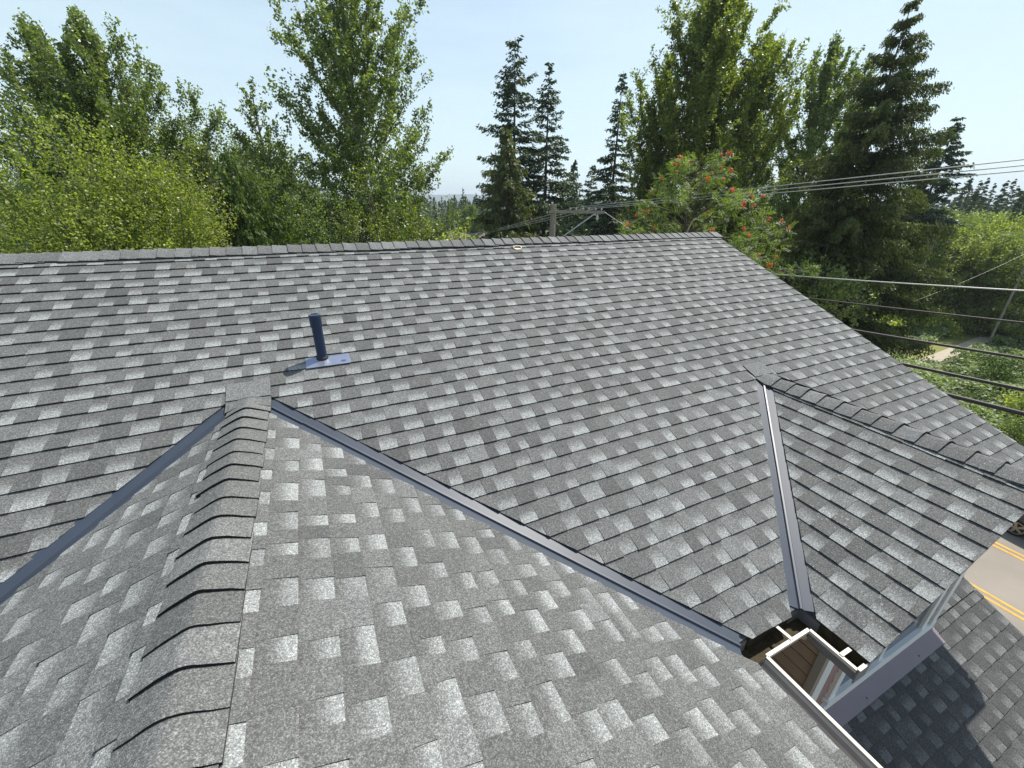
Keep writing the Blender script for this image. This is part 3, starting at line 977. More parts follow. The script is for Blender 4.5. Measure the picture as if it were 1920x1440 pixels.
yb = 2 * YR - WYM
lap_wall(w, (6.18, WYM), (6.18, yb), GZ, ZW, (1, 0))
lap_wall(w, (6.18, yb), (XW + .4, yb), GZ, ZW, (0, 1))
lap_wall(w, (XW + .4, yb), (XW + .4, WYM), GZ, ZW, (-1, 0))
lap_wall(w, (WX2R, WY2), (WX2R, WYM), GZ, ZW, (1, 0))
lap_wall(w, (WX2R, WYM), (6.18, WYM), GZ, ZW, (0, -1))
for xg, od in ((6.18, 1), (XW + .4, -1)):
    w.poly([(xg, WYM, ZW), (xg, yb, ZW), (xg, YR, ZW + (YR - WYM) * T)])
hpart(w.build("side_wall", [M_SIDING, M_GROOVE_SHADE]))
# front wall of the far gable: mauve siding, white trim, window
w = MB()
lap_wall(w, (WX2L, WY2), (WX2R, WY2), GZ, ZW, (0, -1), expo=0.14)
w.poly([(WX2L, WY2, ZW), (WX2R, WY2, ZW), (WX2R, WY2, Z2 - T * (WX2R - X2) - .04), (X2, WY2, Z2 - .04), (WX2L, WY2, Z2 - T * (X2 - WX2L) - .04)])
hpart(w.build("front_wall", [M_MAUVE, M_MAUVE]), "mauve front wall below the far gable")
w = MB()
w.poly([(WX1L, YF1 + .3, ZE), (WX1R, YF1 + .3, ZE), (X1, YF1 + .3, ZE + T * (WX1R - X1))])
hpart(w.build("gable_wall", M_SIDING))
tr = MB()
tr.box(WX2L - .034, WX2L + .0, WY2 - .02, WY2 + .035, -4.6, ZW)
hpart(tr.build("corner_board", M_TRIM_G))
tr = MB()
tr.box(WX2L - .034, WX2L + .10, WY2 - .040, WY2 - .021, -4.6, ZW)
hpart(tr.build("corner_board", M_TRIM))
tr = MB()
tr.box(5.40, 5.52, WY2 - .040, WY2 - .016, -4.6, ZW)
hpart(tr.build("corner_board", M_TRIM))
wd = MB()
WA, WB, WZ0, WZ1 = 3.50, 5.18, -4.02, -2.86
wd.box(WA, WA + .10, WY2 - .05, WY2 - .014, WZ0, WZ1)
wd.box(WB - .10, WB, WY2 - .05, WY2 - .014, WZ0, WZ1)
wd.box(WA + .10, WB - .10, WY2 - .05, WY2 - .014, WZ1 - .10, WZ1)
wd.box(WA - .03, WB + .03, WY2 - .065, WY2 - .014, WZ0 - .04, WZ0)
wo = hpart(wd.build("window", M_TRIM), "white framed window under the far gable")
sh = MB()
mx_ = 0.5 * (WA + WB)
sh.box(mx_ - .03, mx_ + .03, WY2 - .040, WY2 - .016, WZ0, WZ1 - .10)
sh.build("window_mullion", M_TRIM, wo)
gl = MB()
gl.box(WA + .10, mx_ - .03, WY2 - .026, WY2 - .018, WZ0, WZ1 - .10)
gl.box(mx_ + .03, WB - .10, WY2 - .026, WY2 - .018, WZ0, WZ1 - .10)
gl.build("window_pane", M_GLASS, wo)
tr = MB()
tr.box(WX2L - .02, 5.52, WY2 - .045, WY2 - .016, -4.26, -4.15)
hpart(tr.build("base_trim", M_TRIM))

# ---- lower roof over the entrance
LT = 0.46
LZ0 = -4.27
LXR = 6.64
CL = math.hypot(1, LT)
NL, VL = (0, -LT / CL, 1 / CL), (0, 1 / CL, LT / CL)
LYE = -2.6
LZE = LZ0 - LT * (WY2 - LYE)
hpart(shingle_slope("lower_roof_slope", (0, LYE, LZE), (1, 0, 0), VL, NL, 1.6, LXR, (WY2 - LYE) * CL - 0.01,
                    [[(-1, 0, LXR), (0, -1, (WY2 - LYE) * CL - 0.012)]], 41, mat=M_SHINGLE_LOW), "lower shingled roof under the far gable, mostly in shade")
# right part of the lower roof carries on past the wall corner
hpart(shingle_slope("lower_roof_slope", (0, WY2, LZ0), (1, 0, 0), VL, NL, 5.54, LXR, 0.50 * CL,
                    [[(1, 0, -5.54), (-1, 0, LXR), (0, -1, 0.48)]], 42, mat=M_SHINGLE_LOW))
d2 = MB()
slab(d2, [(1.6, LYE, LZE), (LXR - .02, LYE, LZE), (LXR - .02, WY2, LZ0), (1.6, WY2, LZ0)])
slab(d2, [(5.54, WY2, LZ0), (LXR - .02, WY2, LZ0), (LXR - .02, WY2 + .45, LZ0 + .45 * LT), (5.54, WY2 + .45, LZ0 + .45 * LT)])
hpart(d2.build("roof_deck", M_BARGE))
w = MB()
lap_wall(w, (6.25, WY2), (6.25, LYE + .3), GZ, LZE - .1, (1, 0))
lap_wall(w, (1.8, LYE + .3), (6.25, LYE + .3), GZ, LZE - .1, (0, -1))
hpart(w.build("porch_wall", [M_SIDING, M_GROOVE_SHADE]))
bd = MB()
bd.hexa([(LXR - .04, LYE, LZE - .2), (LXR - .01, LYE, LZE - .2), (LXR - .01, WY2 + .45, LZ0 + .45 * LT - .2), (LXR - .04, WY2 + .45, LZ0 + .45 * LT - .2)],
        [(LXR - .04, LYE, LZE - .04), (LXR - .01, LYE, LZE - .04), (LXR - .01, WY2 + .45, LZ0 + .45 * LT - .04), (LXR - .04, WY2 + .45, LZ0 + .45 * LT - .04)])
hpart(bd.build("rake_board", M_BARGE))
# apron flashing where the wall meets the lower roof
ap = MB()
nl, vl = np.array(NL), np.array(VL)
def lpt(x, dy, h):
    return np.array([x, WY2 - dy, LZ0 - LT * dy]) + nl * h
ap.hexa([lpt(2.2, .165, .024), lpt(5.52, .165, .024), lpt(5.52, .012, .030), lpt(2.2, .012, .030)],
        [lpt(2.2, .165, .028), lpt(5.52, .165, .028), lpt(5.52, .012, .034), lpt(2.2, .012, .034)])
ao = hpart(ap.build("apron_flashing", M_APRON), "mauve grey metal apron along the top of the lower roof")
for xx in (4.10, 5.05):
    nl_ = MB()
    nl_.lathe(lpt(xx, .125, .026), [(0, .008), (.008, .006)], axis=nl, sides=8)
    nl_.build("nail_head", M_PIPE, ao)

# ------------------------------------------------------------------ ground, road, path
def sheet(name, pts, mat, label=None):
    o = add_mesh(name, pts, [tuple(range(len(pts)))], mat)
    o["kind"] = "structure"
    return o
R_ = 4200.0
M_SOIL = simple_mat("weedy_soil", (0.075, 0.095, 0.035), rough=0.95, var=0.45, scale=0.5, bump=0.3)
sheet("ground", [(-R_, -R_, GZ), (R_, -R_, GZ), (R_, R_, GZ), (-R_, R_, GZ)], M_SOIL)
sheet("road", [(13.6, -400, GZ + .02), (25.6, -400, GZ + .02), (25.6, 400, GZ + .02), (13.6, 400, GZ + .02)], M_ASPH)
rl = MB()
for xx in (17.72, 17.98, 21.02, 21.28):
    rl.poly([(xx - .06, -390, GZ + .026), (xx + .06, -390, GZ + .026), (xx + .06, 390, GZ + .026), (xx - .06, 390, GZ + .026)])
tag(rl.build("road_markings", M_YELLOW), kind="structure")
kb = MB()
kb.box(13.3, 13.6, -400, 400, GZ - .1, GZ + .15)
kb.box(25.6, 25.9, -400, 400, GZ - .1, GZ + .15)
tag(kb.build("kerb", M_KERB), kind="structure")
sheet("grass_verge", [(34, 13.2, GZ + .03), (64, 15.8, GZ + .03), (64, 18.3, GZ + .03), (34, 16.6, GZ + .03)], M_GRASS)
sheet("path", [(36, 12.9, GZ + .05), (66, 15.0, GZ + .05), (66, 16.1, GZ + .05), (36, 13.9, GZ + .05)], M_PATH)
#@@PART2
# ------------------------------------------------------------------ vegetation builders
def leaf_mesh(name, C, Ld, Nd, ln, wd, tone, mat, parent=None):
    """many kite-shaped leaves as one mesh; C centres, Ld long axis, Nd normal (all Nx3)"""
    n = len(C)
    C = C.astype(np.float64)
    Ld = Ld / (np.linalg.norm(Ld, axis=1, keepdims=True) + 1e-9)
    W = np.cross(Ld, Nd)
    W = W / (np.linalg.norm(W, axis=1, keepdims=True) + 1e-9)
    ln, wd = np.asarray(ln)[:, None], np.asarray(wd)[:, None]
    co = np.empty((n, 4, 3))
    co[:, 0] = C - Ld * ln * 0.5
    co[:, 1] = C + W * wd * 0.5 - Ld * ln * 0.08
    co[:, 2] = C + Ld * ln * 0.5
    co[:, 3] = C - W * wd * 0.5 - Ld * ln * 0.08
    me = bpy.data.meshes.new(name)
    me.vertices.add(4 * n)
    me.vertices.foreach_set("co", co.reshape(-1).astype(np.float32))
    me.loops.add(4 * n)
    me.loops.foreach_set("vertex_index", np.arange(4 * n, dtype=np.int32))
    me.polygons.add(n)
    me.polygons.foreach_set("loop_start", np.arange(0, 4 * n, 4, dtype=np.int32))
    me.polygons.foreach_set("loop_total", np.full(n, 4, dtype=np.int32))
    a = me.attributes.new("tone", 'FLOAT', 'POINT')
    a.data.foreach_set("value", np.repeat(np.clip(tone, 0, 1), 4).astype(np.float32))
    me.materials.append(mat)
    me.update(calc_edges=True)
    o = bpy.data.objects.new(name, me)
    COL.objects.link(o)
    if parent:
        o.parent = parent
    return o

def unit(v):
    return v / (np.linalg.norm(v, axis=-1, keepdims=True) + 1e-9)

def root_at(name, px, py, dist, label, cat="tree", group=None, gz=None):
    """a plant whose top stands at the photo's px,py when dist metres away; returns empty and height"""
    p = far_point(px, py, dist)
    gz = GZ if gz is None else gz
    e = empty(name, label, cat, group, loc=(p[0], p[1], gz))
    return e, p[2] - gz

def broadleaf(e, H, seed, prof, cb=0.12, nl=60, el=(35, 62), leaf=0.14, dens=1.0, mat=None, bark=None, tone=(0.45, 0.22),
              twig=0.24, up=0.25, asym=None, trunk_r=None, lean=(0, 0), droop=0.0, spread=0.10, lf_aspect=0.62):
    """trunk with ascending limbs, twigs on the limbs, leaves along the twigs. prof: [(relative height, radius m)]"""
    rng = np.random.default_rng(seed)
    hs, rs = [p[0] for p in prof], [p[1] for p in prof]
    tr_r = trunk_r or H * 0.011
    tb = MB()
    zz = np.linspace(0, H * 0.985, 9)
    ph = rng.uniform(0, 6.28, 2)
    def axis(z):
        f = z / H
        return np.array([lean[0] * f + 0.012 * H * math.sin(3.1 * f + ph[0]) * f, lean[1] * f + 0.012 * H * math.sin(2.6 * f + ph[1]) * f, z])
    tb.tube([axis(z) for z in zz], [tr_r * (1 - 0.93 * z / H) + 0.008 for z in zz], 7)
    Cs, Ls, Ns, tn = [], [], [], []
    for i in range(nl):
        f = (i + rng.uniform(0.1, 0.9)) / nl
        zb = H * (cb + (0.97 - cb) * f ** 0.92)
        az = i * 2.39996 + rng.normal(0, 0.35)
        rel = (zb / H - cb) / (1 - cb)
        L = np.interp(min(1, zb / H + 0.06), hs, rs) * rng.uniform(0.72, 1.18)
        if asym is not None:
            L *= 1 + asym[0] * math.cos(az - asym[1])
        L = max(L, 0.35)
        a = math.radians(el[0] + (el[1] - el[0]) * rel + rng.normal(0, 6))
        dh = np.array([math.cos(az), math.sin(az), 0])
        Lt = L / max(math.cos(a), 0.30)
        Lt = min(Lt, L * 1.9)
        ns = 6
        S = np.linspace(0, 1, ns)
        wig = rng.normal(0, 0.05 * L, (ns, 3)) * S[:, None]
        P = axis(zb) + np.outer(S * math.cos(a) * Lt, dh) + np.outer(S * math.sin(a) * Lt + up * L * S ** 2 - droop * L * S ** 3, [0, 0, 1]) + wig
        tb.tube(list(P), [max(0.006, tr_r * 0.32 * (1 - 0.6 * rel) * (1 - 0.88 * s)) for s in S], 4, cap=False)
        nt = max(7, int(15 * dens * (0.5 + L / 2.2)))
        st = rng.uniform(0.16, 1.0, nt) ** 0.8
        k = np.clip((st * (ns - 1)).astype(int), 0, ns - 2)
        fr = st * (ns - 1) - k
        B = P[k] * (1 - fr[:, None]) + P[k + 1] * fr[:, None]
        tang = unit(P[k + 1] - P[k])
        td = unit(tang * 0.7 + rng.normal(0, 0.55, (nt, 3)) + np.array([0, 0, up * 0.8]))
        tl = (twig * L * (1.05 - 0.45 * st) + 0.22) * rng.uniform(0.6, 1.25, nt)
        for j in range(nt):
            m = max(6, int(dens * tl[j] / leaf * 6.5))
            s = rng.uniform(0.05, 1.0, m)
            c = B[j] + np.outer(s * tl[j], td[j]) + rng.normal(0, spread * (0.5 + 0.5 * tl[j]), (m, 3))
            Cs.append(c)
            Ls.append(unit(rng.normal(0, 0.7, (m, 3)) + td[j] * 0.5 + np.array([0, 0, -0.35])))
            Ns.append(unit(rng.normal(0, 0.8, (m, 3)) + np.array([0, 0, 0.45])))
            tn.append(np.clip(tone[0] + rng.normal(0, tone[1] * 0.55) + rng.normal(0, tone[1], m), 0, 1))
    C = np.concatenate(Cs)
    n = len(C)
    ln = leaf * rng.uniform(0.7, 1.3, n)
    leaf_mesh("crown", C, np.concatenate(Ls), np.concatenate(Ns), ln, ln * lf_aspect, np.concatenate(tn), mat, e)
    tb.build("trunk", bark or M_BARK, e)
    return n

def conifer(e, H, seed, prof, cb=0.08, step=0.42, nb=5, mat=None, droop=0.30, tip=0.12, lf=0.24, dens=1.0, gap=0.12, el=(-8, 38),
            hang=0.25, tone=(0.4, 0.2), bark=None, asym=None, tiers=None, flat=0.7, wide=1.3, subw=0.30, jit=0.4):
    """straight trunk with whorls of drooping branches, each carrying flat sprays"""
    rng = np.random.default_rng(seed)
    hs, rs = [p[0] for p in prof], [p[1] for p in prof]
    tb = MB()
    tr_r = H * 0.012
    tb.tube([(0, 0, 0), (0, 0, H * .3), (0, 0, H * 0.65), (0, 0, H * .985)], [tr_r, tr_r * .78, tr_r * .42, 0.012], 7)
    Cs, Ls, Ns, tn = [], [], [], []
    z = H * cb
    w = 0
    while z < H * 0.985:
        rel = z / H
        R = np.interp(rel, hs, rs) * wide
        if tiers is not None:
            R *= 1 + tiers[0] * math.sin(z * tiers[1])
        az0 = rng.uniform(0, 6.28)
        for b in range(nb):
            if rng.random() < gap:
                continue
            az = az0 + b * 6.283 / nb + rng.normal(0, 0.22)
            L = R * rng.uniform(0.66, 1.15)
            if asym is not None:
                L *= 1 + asym[0] * math.cos(az - asym[1])
            L = max(L, 0.16)
            a = math.radians(el[0] + (el[1] - el[0]) * rel ** 1.5 + rng.normal(0, 5))
            dh = np.array([math.cos(az), math.sin(az), 0.0])
            sd = np.array([-math.sin(az), math.cos(az), 0.0])
            zb = z + rng.uniform(-jit, jit) * step
            dr = droop * rng.uniform(0.7, 1.3)
            def pt(s):
                return np.array([0, 0, zb]) + dh * (s * L * math.cos(a)) + np.array([0, 0, 1.0]) * L * (s * math.sin(a) - dr * s ** 2 + tip * s ** 4)
            S = np.linspace(0, 1, 5)
            tb.tube([pt(s) for s in S], [max(.005, 0.014 * L * (1 - .85 * s)) for s in S], 3, cap=False)
            btone = rng.normal(0, tone[1] * 0.6)
            nsub = max(5, int(dens * L / 0.125))
            for q in range(nsub):
                s = 0.12 + 0.88 * (q + rng.uniform(0, 1)) / nsub
                p0 = pt(s)
                sg = 1 if q % 2 else -1
                sl = (subw * L * (1 - s) ** 0.75 + 0.13 + 0.05 * L) * rng.uniform(0.7, 1.2)
                sdv = unit(dh * 0.75 + sd * sg * rng.uniform(0.45, 1.0) + np.array([0, 0, -hang * rng.uniform(0.4, 1.5)]))
                m = max(3, int(dens * sl / (lf * 0.20)))
                t = (np.arange(m) + rng.uniform(0, 1, m)) / m
                c = p0 + np.outer(t * sl, sdv) + rng.normal(0, 0.035 + 0.01 * L, (m, 3)) - np.outer(hang * 0.5 * sl * t ** 2, [0, 0, 1])
                Cs.append(c)
                Ls.append(unit(np.tile(sdv, (m, 1)) + rng.normal(0, 0.33, (m, 3)) + np.array([0, 0, -hang * .6])))
                Ns.append(unit(rng.normal(0, 0.6, (m, 3)) + np.array([0, 0, flat])))
                tn.append(np.clip(tone[0] + btone + rng.normal(0, tone[1], m) + 0.25 * (s - .5), 0, 1))
        z += step * rng.uniform(0.75, 1.25) * (1.0 if rel < .8 else 0.75)
        w += 1
    C = np.concatenate(Cs)
    n = len(C)
    ln = lf * rng.uniform(0.7, 1.3, n)
    leaf_mesh("crown", C, np.concatenate(Ls), np.concatenate(Ns), ln, ln * 0.42, np.concatenate(tn), mat or L_FIR, e)
    tb.build("trunk", bark or M_BARK, e)
    return n

def bush(e, blobs, seed, leaf, n_per, mat, tone=(0.45, 0.2), stems=True, bark=None, shell=0.55, crown="crown"):
    """leafy mass: blobs = (x,y,z,rx,ry,rz) relative to e; leaves gathered in sprays through each blob, mostly near its skin"""
    rng = np.random.default_rng(seed)
    Cs, Ls, Ns, tn = [], [], [], []
    tb = MB()
    for (x, y, z, rx, ry, rz) in blobs:
        ns = max(8, int(n_per * (rx * ry + rx * rz + ry * rz) / 3))
        d = unit(rng.normal(0, 1, (ns, 3)))
        r = rng.uniform(shell, 1.0, ns) ** 0.6
        r *= 1 + 0.16 * np.sin(d[:, 0] * 7 + x) * np.sin(d[:, 1] * 6 + y) + 0.12 * np.sin(d[:, 2] * 9)
        B = np.array([x, y, z]) + d * r[:, None] * np.array([rx, ry, rz])
        m = 16
        td = unit(d * 0.8 + rng.normal(0, 0.5, (ns, 3)) + np.array([0, 0, 0.25]))
        tl = rng.uniform(0.25, 0.8, ns) * (0.5 + 0.5 * min(rx, 1.5))
        s = rng.uniform(0, 1, (ns, m))
        c = B[:, None] + td[:, None] * (s * tl[:, None])[..., None] + rng.normal(0, leaf * 0.75, (ns, m, 3))
        Cs.append(c.reshape(-1, 3))
        Ls.append((unit(rng.normal(0, 0.7, (ns, m, 3)) + td[:, None] * .6 + np.array([0, 0, -.2]))).reshape(-1, 3))
        Ns.append((unit(rng.normal(0, 0.65, (ns, m, 3)) + np.array([0, 0, .6]))).reshape(-1, 3))
        ct = rng.normal(0, tone[1] * .6, (ns, 1)) + rng.normal(0, 0.13)
        tn.append(np.clip(tone[0] + ct + rng.normal(0, tone[1], (ns, m)), 0, 1).reshape(-1))
        nq = int(6 + 5 * rx)                                # long shoots breaking the outline
        for q in range(nq):
            dq = unit(rng.normal(0, 1, 3) + np.array([0, 0, .7]))
            p0 = np.array([x, y, z]) + dq * np.array([rx, ry, rz]) * .85
            dv = unit(dq * .6 + np.array([0, 0, .7]) + rng.normal(0, .3, 3))
            lq = rng.uniform(.25, .60) * (0.5 + .6 * rx)
            mq = max(6, int(lq / leaf * 2.2))
            sq = rng.uniform(0, 1, mq)
            Cs.append(p0 + np.outer(sq * lq, dv) + rng.normal(0, leaf * .6, (mq, 3)))
            Ls.append(unit(dv + rng.normal(0, .7, (mq, 3))))
            Ns.append(unit(rng.normal(0, .65, (mq, 3)) + np.array([0, 0, .6])))
            tn.append(np.clip(tone[0] + .12 + rng.normal(0, tone[1], mq), 0, 1))
            if stems:
                tb.tube([p0 - dv * .2, p0 + dv * lq], [.012, .004], 3, cap=False)
        if stems:
            for q in range(4):
                b = np.array([x, y, z]) + unit(rng.normal(0, 1, 3) + np.array([0, 0, .8])) * np.array([rx, ry, rz]) * .9
                tb.tube([(x * .3 + rng.normal(0, .1), y * .3 + rng.normal(0, .1), 0), (x * .7, y * .7, z * .6), tuple(b)], [0.05, 0.03, 0.008], 4, cap=False)
    C = np.concatenate(Cs)
    n = len(C)
    ln = leaf * rng.uniform(0.7, 1.3, n)
    leaf_mesh(crown, C, np.concatenate(Ls), np.concatenate(Ns), ln, ln * 0.66, np.concatenate(tn), mat, e)
    if stems:
        tb.build("trunk", bark or M_BARK, e)
    return n

def mound(H, R, seed, k=9, base=0.35):
    """a loose heap of blobs for a bushy tree of height H, radius R"""
    rng = np.random.default_rng(seed)
    out = [(0, 0, H - R * 0.55, R * .55, R * .55, R * .55)]
    for i in range(k):
        a = i * 2.4 + rng.uniform(-.4, .4)
        zz = H * (base + (0.9 - base) * rng.random())
        rr = R * rng.uniform(0.30, 0.52)
        q = R * rng.uniform(0.45, 0.85) * (1 - 0.35 * max(0, (zz / H - .6) / .4))
        out.append((q * math.cos(a), q * math.sin(a), min(zz, H - rr), rr, rr, rr * rng.uniform(.75, 1.05)))
    return out

NLEAF = 0
# ---- trees left of the house
COTTON = [(0.0, 1.2), (0.15, 2.4), (0.35, 3.0), (0.6, 2.3), (0.8, 1.3), (0.95, 0.5), (1.0, 0.2)]
e, H = root_at("cottonwood_tree", 48, 40, 30, "tall dark cottonwood at the left edge, ragged top, behind the yellow-green tree", group="cottonwoods beyond the house")
broadleaf(e, H, 101, [(h, r * 1.25) for h, r in COTTON], mat=L_COTTON, nl=100, leaf=0.115, dens=1.1, el=(35, 64))
e, H = root_at("cottonwood_tree", 147, 22, 28, "tall pointed cottonwood, second from the left, widening to its right", group="cottonwoods beyond the house")
broadleaf(e, H, 102, [(0.0, 2.5), (0.2, 4.6), (0.45, 4.4), (0.65, 3.0), (0.82, 1.6), (0.95, 0.6), (1, .2)], mat=L_COTTON, nl=135, leaf=0.115, dens=1.1, el=(33, 64))
e, H = root_at("cottonwood_tree", 638, -75, 25, "big airy cottonwood with sky through its crown, tallest left of the two firs", group="cottonwoods beyond the house")
broadleaf(e, H, 103, [(0.0, 2.6), (0.2, 4.7), (0.42, 4.6), (0.62, 3.6), (0.80, 2.6), (0.93, 1.4), (1, .5)], mat=L_COTTON, nl=118, leaf=0.14, el=(22, 60), bark=M_BARK_PALE, cb=0.26, dens=0.95, twig=0.22)
e, H = root_at("cottonwood_tree", 462, 165, 26, "sparse slender cottonwood just left of the big airy one", group="cottonwoods beyond the house")
broadleaf(e, H, 104, [(0.0, 1.8), (0.3, 2.7), (0.6, 2.2), (0.85, 1.1), (1, .2)], mat=L_COTTON, nl=58, leaf=0.135, el=(42, 66), bark=M_BARK_PALE, dens=0.8)
e, H = root_at("broadleaf_tree", 70, 235, 14.5, "yellow-green leafy tree at the far left, in front of the cottonwoods", group="yellow-green trees behind the ridge")
bush(e, mound(H, 2.9, 1, 17), 111, 0.060, 270, L_BRIGHT, tone=(0.42, 0.28))
e, H = root_at("broadleaf_tree", 205, 300, 15, "rounded yellow-green tree between the leftmost one and the brown thicket", group="yellow-green trees behind the ridge")
bush(e, mound(H, 2.4, 2, 16), 112, 0.060, 270, L_BRIGHT, tone=(0.45, 0.28))
e, H = root_at("broadleaf_tree", 265, 395, 13.5, "low yellow-green tree touching the ridge left of the brown thicket", group="yellow-green trees behind the ridge")
bush(e, mound(H, 1.7, 3, 12), 113, 0.058, 260, L_BRIGHT, tone=(0.45, 0.28))
e, H = root_at("thicket", 345, 300, 18, "brownish half-dry thicket with bare stems left of the cedar", "thicket")
bush(e, mound(H, 1.7, 4, 10), 114, 0.115, 32, L_DRY, tone=(0.45, 0.25), bark=M_TWIG)
tw = MB()
rng = np.random.default_rng(5)
for k in range(46):
    a, r = rng.uniform(0, 6.28), rng.uniform(0, .9)
    b = np.array([r * math.cos(a), r * math.sin(a), H * .45])
    t_ = b + np.array([rng.normal(0, .9), rng.normal(0, .9), rng.uniform(1.6, H * .48)])
    tw.tube([b, (b + t_) / 2 + rng.normal(0, .12, 3), t_], [0.022, 0.015, 0.006], 4, cap=False)
tw.build("stems", M_TWIG, e)
e, H = root_at("cedar_tree", 425, 280, 18.5, "dark green cedar with drooping sprays left of the big airy cottonwood", "cedar")
conifer(e, H, 115, [(0, 3.0), (0.4, 2.9), (0.7, 1.9), (0.9, .8), (1, .15)], mat=L_CEDAR, droop=0.42, tip=0.16, hang=0.9, lf=0.15, dens=1.2, gap=0.05, el=(8, 40), tone=(0.5, 0.25), flat=0.2)
for k, (px, py, d, R, nn, lab, m, tn) in enumerate([
    (520, 330, 20, 2.2, 70, "mid green bushy tree tucked between cedar and big cottonwood", L_MID, .40),
    (610, 372, 17, 1.5, 62, "small mid green tree at the foot of the big cottonwood, left side", L_MID, .45),
    (700, 322, 17.5, 1.75, 66, "bright green tree in front of the big airy cottonwood's trunk", L_BRIGHT, .38),
    (762, 385, 17, 1.15, 66, "small bright green tree at the right foot of the big cottonwood", L_BRIGHT, .34),
    (335, 270, 33, 3.0, 60, "dark green tree in the gap behind the brown thicket", L_COTTON, .35),
    (470, 285, 31, 3.0, 60, "dull green tree behind the cedar's right shoulder", L_MID, .30)]):
    e, H = root_at("broadleaf_tree", px, py, d, lab, group="small broadleaf trees left of the firs")
    bush(e, mound(H, R, 20 + k, 10), 120 + k, 0.085 if d < 25 else .15, nn * 1.6, m, tone=(tn, .2))
e, H = root_at("round_shrub", 790, 432, 24, "pale sage green rounded shrub just over the ridge, left of the tan house", "shrub")
bush(e, [(0, 0, H - .8, 1.1, 1.1, .9), (.7, .3, H - 1.4, 1, 1, 1), (-.8, 0, H - 1.5, 1, 1, 1.1)], 131, 0.09, 90, L_DRY, tone=(.3, .15))
e, H = root_at("round_shrub", 858, 432, 14, "sunny yellow-green twig tips poking above the ridge before the tan house", "shrub")
bush(e, [(0, 0, H - .35, .30, .3, .35), (-.25, 0, H - .7, .35, .35, .4), (.5, 0, H - .75, .25, .25, .3)], 132, 0.085, 150, L_BRIGHT, tone=(.75, .15))

# ---- firs in the middle
FIR = [(0, 3.0), (0.25, 2.9), (0.5, 2.2), (0.75, 1.35), (0.9, .75), (1, .1)]
e, H = root_at("fir_tree", 966, 58, 38, "taller of the two dark firs standing together left of the pole", "fir", "tall firs")
conifer(e, H, 141, [(0, 3.2), (.3, 3.0), (0.55, 2.3), (0.75, 1.75), (0.88, 1.15), (1, .1)], step=0.5, droop=0.30, tip=.16, lf=.27, gap=.2, tiers=(.22, 2.4), el=(-6, 34), dens=.95)
e, H = root_at("fir_tree", 1031, 112, 40, "shorter fir with wider tiers, right of the taller fir", "fir", "tall firs")
conifer(e, H, 142, [(0, 2.9), (.3, 2.7), (0.5, 2.3), (0.7, 1.7), (0.85, 1.0), (1, .1)], step=0.55, droop=0.36, tip=.16, lf=.27, gap=.16, tiers=(.25, 2.1), el=(-4, 34), dens=.95)
e, H = root_at("cedar_tree", 950, 235, 34, "dense dark cedar in front of the two firs' lower trunks", "cedar")
conifer(e, H, 143, [(0, 3.3), (.4, 2.9), (.65, 2.0), (.85, 1.0), (1, .15)], mat=L_HEM, step=.42, droop=.42, hang=.6, lf=.27, gap=.05, tone=(.55, .22))
e, H = root_at("cedar_tree", 1078, 300, 50, "grey-green drooping cedar between the two firs and the lone spire fir", "cedar")
conifer(e, H, 144, [(0, 2.6), (.4, 2.2), (.7, 1.3), (.9, .5), (1, .1)], step=.5, droop=.55, hang=.9, lf=.30, gap=.15, tone=(.45, .2))
e, H = root_at("fir_tree", 1112, 305, 56, "small fir just right of the drooping cedar", "fir", "tall firs")
conifer(e, H, 145, [(0, 2.4), (.4, 2.0), (.7, 1.1), (.9, .5), (1, .1)], step=.55, lf=.32)
e, H = root_at("fir_tree", 1170, 124, 46, "lone narrow spire fir left of the big leafy cottonwood", "fir", "tall firs")
conifer(e, H, 146, [(0, 4.2), (.3, 3.6), (0.5, 2.6), (0.63, 1.7), (.72, 1.0), (0.88, .65), (1, .1)], step=0.5, droop=0.34, tip=.14, lf=.29, gap=.1, el=(-10, 30), tone=(.3, .18))
e, H = root_at("fir_tree", 1150, 345, 40, "low dark fir at the foot of the lone spire fir", "fir", "tall firs")
conifer(e, H, 147, [(0, 3.4), (.4, 3.0), (.7, 1.9), (.9, .8), (1, .1)], step=.5, lf=.29, gap=.05, tone=(.3, .18))

# ---- big leafy trees right of the middle
e, H = root_at("cottonwood_tree", 1352, -40, 34, "widest tallest leafy cottonwood, right of the lone spire fir", group="cottonwoods beyond the house")
broadleaf(e, H, 151, [(0.0, 4.0), (0.15, 4.7), (0.4, 4.6), (0.62, 3.7), (0.8, 2.4), (0.93, 1.0), (1, .25)], mat=L_COTTON2, nl=125, leaf=0.155, el=(48, 72), tone=(.45, .25), dens=1.2, up=.4)
e, H = root_at("cottonwood_tree", 1442, 70, 34.5, "cottonwood with plume-like twigs joined to the widest one's right side", group="cottonwoods beyond the house")
broadleaf(e, H, 152, [(0.0, 3.0), (0.2, 3.6), (0.5, 3.5), (0.7, 2.7), (0.87, 1.5), (1, .3)], mat=L_COTTON2, nl=72, leaf=0.155, el=(50, 72), tone=(.5, .25), dens=1.1, up=.5)
e, H = root_at("cottonwood_tree", 1252, 105, 35, "olive cottonwood joined to the widest one's left side", group="cottonwoods beyond the house")
broadleaf(e, H, 153, [(0.0, 2.4), (0.2, 2.6), (0.5, 2.2), (0.75, 1.5), (0.9, .8), (1, .3)], mat=L_COTTON2, nl=70, leaf=0.155, el=(46, 70), tone=(.48, .25), dens=1.15, up=.4)
e, H = root_at("cottonwood_tree", 1572, 68, 41, "slim leafy cottonwood between the widest one and the leaning hemlock", group="cottonwoods beyond the house")
